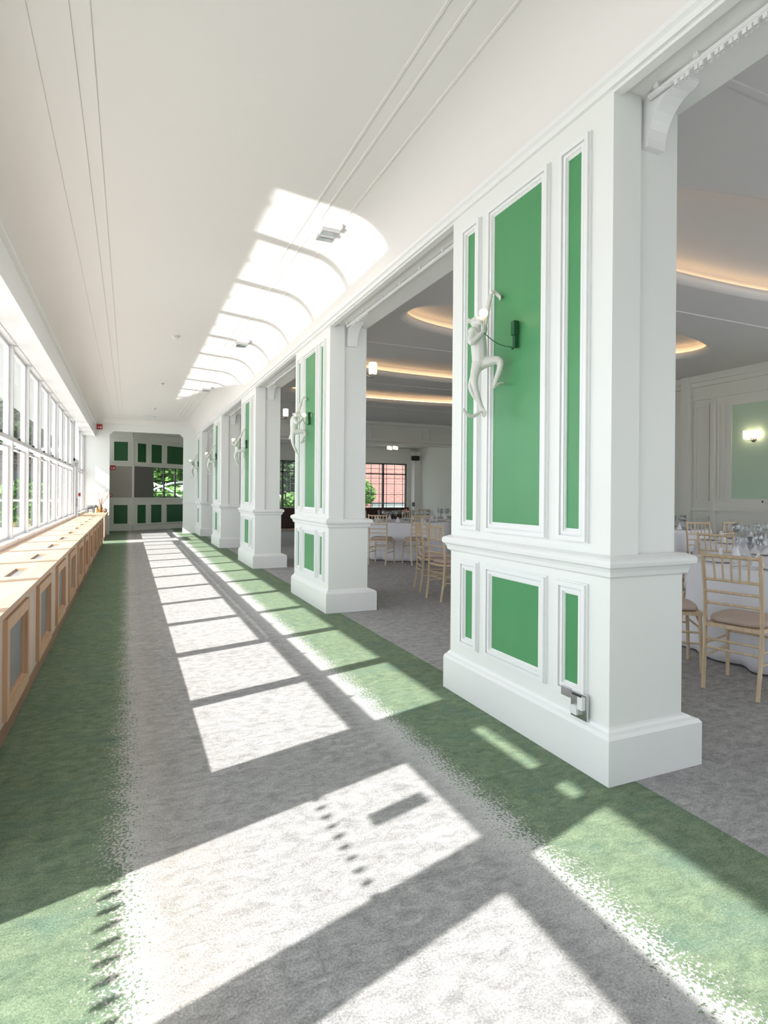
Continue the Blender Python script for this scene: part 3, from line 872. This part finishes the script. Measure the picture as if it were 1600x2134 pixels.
TB = [(5.2, 3.0, 'beside the nearest pillar', 8, True), (7.2, 4.5, 'on the next table back', 8, False), (8.6, 7.6, 'on the table by the right wall', 8, False),
      (5.3, 10.95, 'on the draped table behind the second pillar', 8, False), (7.25, 11.9, 'on the far right table', 8, False)]
names = ['nearest', 'second', 'right-wall', 'centre opening', 'far right']
for i, (x, y, w, n, cut) in enumerate(TB):
    make_table(x, y, 'round banquet table hidden under white linen, '+names[i], ['floor-length white tablecloth in deep folds at the right edge of the picture', 'white tablecloth on the table just beyond the nearest one',
               'white tablecloth on the table near the pale green wall panel', 'white draped tablecloth seen between the two nearest pillars', 'white tablecloth on the table in front of the dark recess with a speaker'][i], 'round banquet tables', i+3)
    wh = w if w.startswith('on') else 'on the table '+w
    setting(x, y, wh, n, cut, i+20, .3*i)
    centre(x, y, 'small glass vase of pink flowers '+wh, wh)

# low dark seat along the far window wall, speaker, ceiling fitting
t = thing('bench_seat', (7.0, YFAR-.42, 0), 0, 'long dark brown bench under the leaded window of the far wall', 'bench', 'brown benches')
MB().box(-3.6, 2.95, -.1, .30, .08, .42, .02).build('seat', 'wine', t); MB().box(-3.6, 2.95, .18, .32, .42, .80, .02).build('backrest', 'wine', t)
MB().box(-3.55, 2.9, -.05, .25, 0, .08).build('base', 'plyf', t)
t = thing('loudspeaker', (11.1-1.0, YFAR-.35, 2.70), 0, 'small black loudspeaker high on the far wall pier', 'speaker')
MB().box(-.14, .14, -.20, -.04, -.09, .09, .012).build('cabinet', 'black', t); MB().box(-.02, .02, -.04, .0, -.03, .03).build('bracket', 'dmetal', t)
t = thing('ceiling_fitting', (8.75, 19.2, 3.1), 0, 'flush ceiling light with glowing glass cubes above the far leaded window', 'light')
MB().lathe([(.0, 0), (.10, 0), (.10, -.03), (.0, -.035)], n=20).tube([(-.16, 0, -.05), (.16, 0, -.05)], .01).tube([(0, -.16, -.05), (0, .16, -.05)], .01).box(-.012, .012, -.012, .012, -.06, -.02).build('frame', 'metal', t)
for (dx, dy) in ((-.16, 0), (.16, 0), (0, .16), (0, -.16)):
    o = MB().lathe([(.0, -.06), (.05, -.06), (.055, -.17), (.0, -.17)], n=16).build('glass_shade', 'shade', t); o.location = (dx, dy, 0)

# wall lamps on the room side of the pillars and the twin sconce on the right wall
def post_lamp(k, label):
    y = 2.0+PITCH*k+.13
    t = thing('wall_lamp', (2.44, y, 2.68), 0, label, 'lamp', 'single glass lamps on the pillars')
    MB().lathe([(.0, 0), (.05, 0), (.045, .012), (.0, .016)], axis='X', n=20).tube([(.01, 0, 0), (.06, 0, -.03), (.11, 0, -.045), (.12, 0, -.02), (.12, 0, .005)], .007).lathe([(.0, -.055), (.008, -.05), (.014, -.035), (.03, -.01), (.032, .0), (.0, .0)], (.12, 0, 0), 16).build('arm', 'metal', t)
    MB().lathe([(.0, 0), (.042, 0), (.047, .02), (.047, .125), (.044, .13), (.0, .13)], (.12, 0, .002), 20).build('glass_shade', 'shade', t)
post_lamp(1, 'glowing cylindrical glass lamp on the room side of the second pillar')
post_lamp(2, 'small glowing glass lamp on the room side of the third pillar')
t = thing('wall_sconce', (XR, 6.98, 2.36), 0, 'bright twin-shade sconce on the pale green wall panel', 'lamp')
MB().lathe([(.0, 0), (-.0, -.02)], axis='X').lathe([(.0, -.03), (.05, -.025), (.055, -.008), (.0, -.005)], axis='X', n=20).tube([(-.02, 0, 0), (-.08, 0, -.03)], .008).tube([(-.08, -.09, .0), (-.08, -.05, -.03), (-.08, .05, -.03), (-.08, .09, .0)], .007).build('arm', 'metal', t)
for s in (-1, 1): 
    MB().lathe([(.0, 0), (.045, 0), (.055, .06), (.055, .15), (.0, .15)], (-.08, .09*s, 0), 20).build('glass_shade', 'bulb', t)
t = thing('wall_switch', (XR-.005, 6.80, 1.22), 0, 'small white switch plate below the pale green panel', 'switch')
MB().box(-.02, .0, -.03, .03, -.05, .05, .003).build('plate', 'white', t); MB().box(-.024, -.019, -.012, .012, -.02, .02).build('rocker', 'black', t)

# ================================================================== MONKEY LAMPS
def solid_from(mb, voxel=.0045, smooth=3):
    me = bpy.data.meshes.new('tmp'); bmesh.ops.recalc_face_normals(mb.bm, faces=mb.bm.faces); mb.bm.to_mesh(me); mb.bm.free()
    ob = bpy.data.objects.new('tmp', me); col.objects.link(ob)
    r = ob.modifiers.new('r', 'REMESH'); r.mode = 'VOXEL'; r.voxel_size = voxel
    s = ob.modifiers.new('s', 'SMOOTH'); s.factor = .5; s.iterations = smooth
    dg = bpy.context.evaluated_depsgraph_get(); dg.update()
    m2 = bpy.data.meshes.new_from_object(ob.evaluated_get(dg))
    bpy.data.objects.remove(ob); bpy.data.meshes.remove(me)
    for p in m2.polygons: p.use_smooth = True
    return m2
def limb(b, pts, rads):
    # smooth path through the joints
    P = [Vector(p) for p in pts]; out = []; rr = []
    for i in range(len(P)-1):
        p0 = P[max(i-1, 0)]; p1 = P[i]; p2 = P[i+1]; p3 = P[min(i+2, len(P)-1)]
        for q in range(6):
            t = q/6; 
            out.append(.5*((2*p1)+(-p0+p2)*t+(2*p0-5*p1+4*p2-p3)*t*t+(-p0+3*p1-3*p2+p3)*t**3)); rr.append(rads[i]+(rads[i+1]-rads[i])*t)
    out.append(P[-1]); rr.append(rads[-1])
    b.tube(out, 1, 10, True, rr)
    for p, r in ((P[0], rads[0]), (P[-1], rads[-1])): b.sphere(p, r*1.02, 10)
def paw(b, base, d, side, L=.045, r=.0065, n=4):
    base = Vector(base); d = Vector(d).normalized(); side = Vector(side).normalized(); up = d.cross(side)
    limb(b, [base, base+d*L*.5], [r*1.9, r*1.7])
    for q in range(n):
        s = (q-(n-1)/2)
        a = base+d*L*.42+side*s*r*1.25
        l = L*(.62 if q in (0, n-1) else .74)
        limb(b, [a, a+(d+side*s*.13).normalized()*l*.55, a+(d+side*s*.13-up*.35).normalized()*l], [r*.85, r*.75, r*.6])
    limb(b, [base+side*r*1.6, base+side*r*3.6+d*L*.35, base+side*r*3.4+d*L*.6], [r*.9, r*.75, r*.6])
POSES = {
 'A': dict(hand=(-.018, 0, .0), wrist=(-.055, .0, .0), elb=(-.093, .0, -.13), shR=(-.115, 0, -.215), head=(-.165, -.01, -.187), muz=(-.168, -.052, -.197), earL=(-.208, .005, -.18), earR=(-.122, .0, -.19),
           shL=(-.19, -.01, -.245), elbL=(-.213, -.035, -.315), handL=(-.150, -.055, -.252), bulb=(-.152, -.062, -.148), chest=(-.145, 0, -.28), belly=(-.138, .0, -.36), hip=(-.138, 0, -.42),
           kR=(-.055, -.09, -.418), aR=(-.065, -.04, -.555), tR=(-.035, -.055, -.56), tRd=(.8, -.1, .55), kL=(-.178, -.01, -.53), aL=(-.125, 0, -.66), tLd=(.45, -.1, -.9),
           tail=[(-.135, .04, -.44), (-.16, .06, -.55), (-.11, .03, -.655), (-.135, .015, -.705), (-.175, .015, -.725), (-.215, .015, -.71), (-.232, .015, -.69)]),
 'B': dict(hand=(-.018, 0, .0), wrist=(-.05, 0, -.02), elb=(-.085, 0, -.12), shR=(-.12, 0, -.215), head=(-.125, -.02, -.225), muz=(-.095, -.055, -.235), earL=(-.165, .0, -.215), earR=(-.10, .01, -.20),
           shL=(-.165, -.02, -.275), elbL=(-.13, -.07, -.33), handL=(-.065, -.05, -.275), bulb=(-.045, -.052, -.225), chest=(-.155, 0, -.29), belly=(-.155, .0, -.37), hip=(-.155, 0, -.43),
           kR=(-.03, -.06, -.435), aR=(-.075, -.03, -.56), tR=(-.04, -.04, -.55), tRd=(.8, -.1, .45), kL=(-.17, -.01, -.56), aL=(-.12, 0, -.68), tLd=(.3, -.1, -.9),
           tail=[(-.175, .02, -.45), (-.19, .03, -.48), (-.20, .03, -.51)]),
 'C': dict(hand=(-.018, 0, .02), wrist=(-.045, 0, -.01), elb=(-.09, 0, -.12), shR=(-.14, 0, -.215), head=(-.205, -.01, -.20), muz=(-.225, -.045, -.225), earL=(-.215, .03, -.17), earR=(-.19, -.04, -.17),
           shL=(-.17, -.03, -.25), elbL=(-.20, -.06, -.305), handL=(-.252, -.05, -.275), bulb=(-.24, -.055, -.20), chest=(-.15, 0, -.27), belly=(-.145, .0, -.34), hip=(-.15, 0, -.40),
           kR=(-.045, -.05, -.415), aR=(-.03, -.03, -.52), tR=(-.03, -.03, -.52), tRd=(.9, 0, .2), kL=(-.19, -.01, -.51), aL=(-.145, 0, -.635), tLd=(.3, -.1, -.9),
           tail=[(-.155, .03, -.42), (-.14, .04, -.55), (-.12, .03, -.66), (-.15, .02, -.71), (-.195, .02, -.705), (-.225, .02, -.67)]),
}
POSES['D'] = dict(POSES['C']); POSES['D'].update(bulb=(-.245, -.05, -.175), handL=(-.235, -.05, -.24), elbL=(-.19, -.06, -.30))
def monkey(k, pose, label):
    J = POSES[pose]
    t = thing('monkey_lamp', (1.988, 2.0+PITCH*k+.86, 2.48), 0, label, 'lamp', 'white monkey lamps on the pillars')
    b = MB()
    limb(b, [J['shR'], J['elb'], J['wrist'], J['hand']], [.023, .017, .0115, .011])
    paw(b, J['hand'], (.25, -.55, -.75), (.35, .9, 0), .042, .006)
    limb(b, [J['shL'], J['elbL'], J['handL']], [.024, .019, .012]); paw(b, J['handL'], (J['bulb'][0]-J['handL'][0], -.01, .12), (1, 0, 0), .034, .0055)
    ch, be, hi = Vector(J['chest']), Vector(J['belly']), Vector(J['hip'])
    neck = (Vector(J['head'])+ch)/2
    limb(b, [neck, ch+Vector((0, 0, .02)), ch, be, hi], [.026, .040, .048, .047, .042])
    limb(b, [J['shR'], ch], [.028, .04]); limb(b, [J['shL'], ch], [.028, .04])
    limb(b, [J['head'], neck], [.03, .026])
    b.sphere(J['head'], .036, 14, (1, 1, .95)); 
    hd = Vector(J['head']); mz = Vector(J['muz']); b.sphere(mz, .019, 12, (1, 1, .8)); limb(b, [hd, mz], [.030, .018])
    dv = (mz-hd).normalized(); sd_ = dv.cross(Vector((0, 0, 1))).normalized()
    for s in (-1, 1):
        b.sphere(hd+dv*.026+sd_*s*.013+Vector((0, 0, .013)), .0085, 8)
    for e in ('earL', 'earR'):
        v = Vector(J[e]); b.sphere(v, .0155, 10, (.9, .55, 1.1)); limb(b, [hd, v], [.02, .01])
    limb(b, [hi+Vector((.01, -.01, 0)), J['kR'], J['aR']], [.036, .021, .0125]); paw(b, J['aR'], J['tRd'], (0, 1, 0), .058, .0068)
    limb(b, [hi+Vector((-.012, 0, -.01)), J['kL'], J['aL']], [.036, .021, .0125]); paw(b, J['aL'], J['tLd'], (0, 1, 0), .062, .0068)
    tl_ = J['tail']; limb(b, [hi]+tl_, [.020]+[.0145-.0008*q for q in range(len(tl_))])
    me = solid_from(b, .0042 if k < 2 else .0048)
    me.materials.append(MT['resin'])
    o = bpy.data.objects.new('body', me); col.objects.link(o); o.parent = t
    MB().sphere(J['bulb'], .025, 16).build('light_bulb', 'bulb', t)
    bv = Vector(J['bulb']); hv = Vector(J['handL'])
    MB().tube([hv, bv-(bv-hv).normalized()*.018], .010, 10).build('lamp_socket', 'resin', t)
    # cord drooping from the fist to the plug box on the wall
    a = hv; c_ = Vector((-.03, -.165, -.35)); pts = [a.lerp(c_, q/10)+Vector((0, 0, -.022*math.sin(PI*q/10))) for q in range(11)]
    MB().tube(pts, .0028, 6).build('cord', 'dkgreen', t)
    b = MB(); b.box(-.036, -.001, -.190, -.158, -.285, -.205, .005).box(-.028, -.001, -.186, -.164, -.355, -.285, .004).tube([(-.03, -.17, -.355), (-.03, -.168, -.365)], .006)
    b.build('plug_box', 'dkgreen', t)
    return t
monkey(0, 'A', 'large white monkey lamp hanging by one arm on the nearest pillar, bulb at head')
monkey(1, 'B', 'white monkey lamp on the second pillar, holding its bulb towards the green panel')
monkey(2, 'C', 'white monkey lamp with curled tail on the third pillar')
monkey(3, 'C', 'white monkey lamp with curled tail on the fourth pillar')
monkey(4, 'D', 'small shaded monkey lamp on the furthest pillar, bulb in front')
# the area of wall under the lamps: double socket on the nearest pillar
t = thing('socket', (1.985, 2.165, .30), 0, 'chrome double socket with a white plug-in unit low on the nearest pillar', 'socket')
MB().box(-.012, .0, -.055, .055, -.062, .062, .003).build('plate', 'chrome', t)
MB().box(-.030, -.012, -.004, .040, -.045, -.005, .003).box(-.034, -.012, -.046, -.012, -.01, .05, .003).build('plug', 'white', t)
MB().box(-.02, .0, .055, .115, .02, .065, .002).build('clip', 'chrome', t)
MB().box(-.036, -.028, -.035, .02, .052, .060).build('latch', 'dmetal', t)

# ================================================================== CEILING FITTINGS, SIGNS
def emergency(x, y, label, big=False):
    t = thing('emergency_light', (x, y, ZC), 0, label, 'light', 'emergency lights on the corridor ceiling')
    MB().box(-.09, .09, -.14, .14, -.035, 0, .006).build('housing', 'white', t)
    MB().box(-.075, .075, -.10, -.02, -.07, -.033, .004).box(-.075, .075, .04, .10, -.07, -.033, .004).build('lamp_head', 'greyb' if False else 'chrome', t)
emergency(1.53, 4.72, 'twin-head emergency light in the nearest bright ceiling patch')
emergency(1.52, 8.75, 'twin-head emergency light in the middle of the bright ceiling patches')
emergency(1.50, 12.9, 'twin-head emergency light in the furthest bright ceiling patches')
def detector(x, y, label):
    t = thing('smoke_detector', (x, y, ZC), 0, label, 'detector', 'smoke detectors on the corridor ceiling')
    MB().lathe([(.0, 0), (.055, 0), (.055, -.012), (.0, -.014)], n=20).build('base', 'white', t)
    MB().lathe([(.0, -.014), (.046, -.014), (.042, -.04), (.03, -.048), (.0, -.05)], n=20).build('sensor', 'white', t)
detector(.60, 8.85, 'white smoke detector mid ceiling, nearest of the three')
detector(.60, 12.8, 'white smoke detector mid ceiling, second of the three')
detector(.60, 16.7, 'white smoke detector mid ceiling, furthest of the three')
t = thing('exit_light', (.55, 18.45, ZC), 0, 'long white exit light fitting on the ceiling before the end frame', 'light')
MB().box(-.17, .17, -.04, .04, -.03, 0, .004).build('housing', 'white', t); MB().box(-.15, .15, -.006, .006, -.12, -.03).build('panel', 'white', t)
def sign(x, y, z, label, w=.15):
    t = thing('fire_sign', (x, y, z), 0, label, 'sign', 'red fire signs')
    MB().box(-w/2, w/2, -.008, 0, -w/2, w/2).build('board', 'red', t)
    b = MB()  # white bell/hand symbol and flame
    b.lathe([(.0, -.011), (.022, -.011), (.022, -.008), (.0, -.008)], (-.030, 0, -.012), 16, 'Y')
    b.box(-.036, -.024, -.011, -.008, -.045, .02)
    b.prism([(.012, -.045), (.052, -.045), (.058, -.02), (.05, .012), (.036, .035), (.034, .005), (.018, .012), (.010, -.02)], -.011, -.008, 'Y')
    b.build('symbol', 'white', t)
    return t
sign(-.82, YE-.005, 3.28, 'square red fire sign with white symbols high at the left of the end frame', .16)
sign(-.49, YL-.031, 2.12, 'square red fire sign with white symbols on the beige board in the lobby', .16)
t = thing('fire_call_point', (-.535, YL-.03, 1.20), 0, 'small red fire alarm call point below the lobby fire sign', 'alarm')
MB().box(-.045, .045, -.04, 0, -.045, .045, .005).build('case', 'red', t); MB().box(-.025, .025, -.043, -.039, -.02, .02).build('button', 'white', t)
t = thing('door_switch', (XW+.04, 17.17, 1.23), 0, 'small dark red break-glass box beside the far glazed door', 'switch')
MB().box(-.05, .03, -.045, .045, -.045, .045, .004).build('case', 'red', t)

# ================================================================== ORNAMENTS AT THE FAR END
t = thing('elephant_figurine', (-.99, 18.75, .70), math.radians(8), 'dark grey elephant figurine on the far end of the wooden casing', 'ornament')
b = MB()
limb(b, [(-.10, 0, .15), (-.03, 0, .165), (.06, 0, .16)], [.05, .06, .052])
b.sphere((.115, 0, .19), .045, 12, (1, .85, 1))
limb(b, [(.135, 0, .18), (.175, 0, .14), (.18, 0, .09), (.20, 0, .06)], [.026, .018, .013, .010])
for (x, y) in ((-.10, .03), (-.09, -.03), (.06, .03), (.07, -.03)): limb(b, [(x, y, .13), (x+.004, y, .07), (x, y, .018)], [.028, .021, .02])
limb(b, [(-.145, 0, .16), (-.165, 0, .11)], [.008, .004])
for s in (1, -1): b.sphere((.10, .045*s, .19), .04, 10, (.75, .25, 1))
me = solid_from(b, .005); me.materials.append(MT['grey']); o = bpy.data.objects.new('body', me); col.objects.link(o); o.parent = t
MB().tube([(.15, .022, .165), (.185, .026, .15)], .005, 6).tube([(.15, -.022, .165), (.185, -.026, .15)], .005, 6).build('tusk', 'white', t)
t = thing('pillar_candle', (-.84, 18.95, .70), 0, 'pale gold candle standing beside the elephant', 'candle')
MB().lathe([(.0, 0), (.035, 0), (.035, .20), (.03, .205), (.0, .20)], n=20).build('wax', 'gold', t); MB().tube([(0, 0, .20), (0, 0, .215)], .002, 5).build('wick', 'black', t)
t = thing('reed_vase', (-.76, 19.25, .70), 0, 'brown vase of dried grasses and twigs at the far end of the casing', 'vase')
MB().lathe([(.0, 0), (.05, 0), (.07, .05), (.06, .12), (.035, .18), (.04, .20), (.03, .20), (.0, .17)], n=24).build('vase', 'gold2', t)
b = MB(); p = MB(); rnd = random.Random(5)
for q in range(34):
    a = rnd.uniform(0, 6.28); r = rnd.uniform(.03, .2); h = rnd.uniform(.32, .62)
    tip = Vector((r*math.cos(a), r*math.sin(a)*.7, h)); b.tube([(0, 0, .15), (tip*.45+Vector((0, 0, .1))), tip], .0025, 5)
    limb(p, [tip, tip+Vector((r*.15*math.cos(a), 0, .06))], [.009, .003])
b.tube([(0, 0, .15), (.12, 0, .38), (.24, 0, .60)], .005, 6)
b.build('stem', 'dried', t); p.build('seed_head', 'dried', t)
t = thing('dried_flower_bowl', (-.64, 19.10, .70), 0, 'low bowl of dusky pink dried flowers right of the grasses', 'bowl')
MB().lathe([(.0, 0), (.03, 0), (.06, .03), (.062, .04), (.055, .04), (.0, .02)], n=20).build('bowl', 'gold2', t)
b = MB()
for q in range(26):
    a = rnd.uniform(0, 6.28); r = rnd.uniform(0, .055); b.sphere((r*math.cos(a), r*math.sin(a), .05+rnd.uniform(0, .13)*(1-r/.07)), .017, 8)
b.build('flowers', 'dried', t)

# ================================================================== OUTSIDE
struct(MB().box(-60, -1.36, -20, 90, -.14, -.02).build('ground_left', 'pave'))
struct(MB().box(-1.36, 60, 24, 90, -.14, -.02).build('ground_far', 'leaf2'))
struct(MB().box(10.8, 60, -20, 24, -.14, -.02).build('ground_right', 'pave'))  # unseen ground, paved pale to bounce light onto the dining room ceiling
struct(MB().box(-1.36, 10.8, -20, YB-.2, -.14, -.02).build('ground_back', 'pave'))
t = thing('brick_outbuilding', (-7.5, 27, 0), 0, 'low brown brick building seen through the lower left panes', 'building')
MB().box(-6, 5.6, 0, 8, -.02, 2.9).build('wall', 'brick', t); MB().box(-6.2, 5.8, -.3, 8.2, 2.9, 3.05).build('roof_edge', 'concrete', t)
for k in range(4):
    x = -5+2.7*k; f = MB().box(x, x+1.2, -.03, .05, .9, 2.2).build('window', 'dmetal', t); MB().box(x+.06, x+1.14, -.035, -.03, .96, 2.14).build('pane', 'slate', f)
def hedge(name, x0, x1, y0, y1, h, mat, label, seed, n=2600, leaf=.09):
    rnd = random.Random(seed)
    t = thing(name, ((x0+x1)/2, (y0+y1)/2, -.02), 0, label, 'hedge' if name == 'hedge' else 'tree'); L = (x1-x0)/2; W = (y1-y0)/2
    b = MB()
    for q in range(n):
        if name == 'hedge':
            p = Vector((rnd.uniform(-L, L), rnd.uniform(-W, W), 0)); p.z = rnd.uniform(.05, h*(1-.18*math.sin(p.x*2.3+seed)**2))
        else:
            a, e = rnd.uniform(0, 6.28), rnd.uniform(-1, 1); rr = rnd.uniform(.55, 1)**.5
            lump = 1+.25*math.sin(3*a+seed)*math.cos(2.5*e)
            p = Vector((L*rr*lump*math.cos(a)*math.sqrt(1-e*e), W*rr*lump*math.sin(a)*math.sqrt(1-e*e), h*.62+h*.38*rr*e*lump))
        u = Vector((rnd.uniform(-1, 1), rnd.uniform(-1, 1), rnd.uniform(-1, 1))).normalized(); w = u.orthogonal().normalized()
        s = leaf*rnd.uniform(.6, 1.5)
        vs_ = [b.bm.verts.new(p+u*s*a_+w*s*c_*.6) for a_, c_ in ((-1, 0), (0, -1), (1, 0), (0, 1))]
        b.bm.faces.new(vs_)
    me = bpy.data.meshes.new('foliage'); b.bm.to_mesh(me); b.bm.free(); me.materials.append(MT[mat])
    o = bpy.data.objects.new('foliage', me); col.objects.link(o); o.parent = t
    c = MB()
    if name == 'hedge': c.box(-L*.96, L*.96, -W*.8, W*.8, 0, h*.72)
    else: c.tube([(0, 0, 0), (.05, 0, h*.3), (0, .05, h*.7)], .1, 8, True, [.14, .1, .05]).sphere((0, 0, h*.62), 1, 12, (L*.6, W*.6, h*.25))
    c.build('inner_growth' if name == 'hedge' else 'trunk', 'leaf2' if name == 'hedge' else 'bark', t)
hedge('hedge', -7, -1.9, 25, 26.2, 1.9, 'leaf', 'green hedge before the brick building, seen through the left panes', 1, 3000, .10)
t = thing('handrail', (-4.5, 22, 0), 0, 'white horizontal handrail outside the lower left panes', 'railing')
MB().box(-4, 3.0, -.03, .03, .98, 1.04).build('rail', 'white', t)
for k in range(4): MB().box(-3.9+2.2*k, -3.85+2.2*k, -.02, .02, -.02, .98).build('post', 'white', t)
# through the lobby window
hedge('hedge', -.5, 6, 29, 30.5, 1.6, 'leaf', 'bright green hedge in the lobby window', 2, 3500, .11)
hedge('garden_tree', -.5, 4.0, 33, 37, 6.5, 'leaf', 'leafy green tree filling the top of the lobby window', 3, 5200, .17)
t = thing('garden_arch', (2.0, 27.5, 0), 0, 'pale curved garden arch outside the lobby window', 'arch')
b = MB(); b.tube([(-1.2+2.6*math.sin(q*.16)*.5*2*.5+.0, 0, .6+1.3*math.cos((q-5)*.22)) if False else (-1.1+.28*q, 0, 1.15+.62*math.sin(min(PI, .35+.26*q))) for q in range(11)], .045, 8)
b.tube([(-1.1, 0, 1.75), (-.4, 0, 1.45), (.3, 0, 1.0), (.9, 0, .35), (1.1, 0, -.02)], .04, 8).tube([(1.7, 0, 1.35), (1.8, 0, -.02)], .04, 8)
b.build('frame', 'concrete', t)
# pink brick house, planting and car park wall beyond the far leaded windows
t = thing('pink_house', (16.4, 36, 0), 0, 'pink brick house beyond the far leaded window', 'building')
MB().box(-4.2, 7, 0, 8, -.02, 5.5).build('wall', 'pinkbrick', t)
MB().prism([(-.4, 5.4), (4, 9), (8.4, 5.4)], -4.6, 7.4, 'X').build('roof', 'slate', t)
for k in range(3):
    x = -3.0+3.4*k; f = MB().box(x, x+1.2, -.05, .05, 3.4, 4.8).build('window', 'white', t); MB().box(x+.1, x+1.1, -.06, -.05, 3.5, 4.7).build('pane', 'slate', f)
t = thing('low_wall', (14.5, 31, 0), 0, 'low white rendered wall outside the far leaded window', 'wall')
MB().box(-1.6, 4, 0, .2, -.02, .75).build('wall', 'concrete', t); MB().box(-1.65, 4.05, -.05, .25, .75, .82).build('coping', 'slate', t)
hedge('shrub', 10.9, 12.6, 29.5, 31, 2.2, 'leaf', 'leafy shrub at the lower left of the far leaded window', 4, 1600, .09)
hedge('garden_tree', 7.0, 10.6, 31.5, 34.5, 5.0, 'leaf2', 'dark green tree in the narrow leaded window between pillars', 6, 5200, .15)
hedge('hedge', 6.4, 10.2, 28, 29.4, 1.35, 'leaf', 'sunny yellow-green hedge low in the narrow leaded window', 8, 3500, .10)
for i, (x0, x1, y0, y1, h) in enumerate(((-9, -3, 42, 48, 9), (-18, -10, 40, 48, 10))):
    hedge('garden_tree', x0, x1, y0, y1, h, 'leaf2', ['tall dark tree behind the brick building', 'broad dark tree further left behind the brick building'][i], 11+i, 5200, .28)
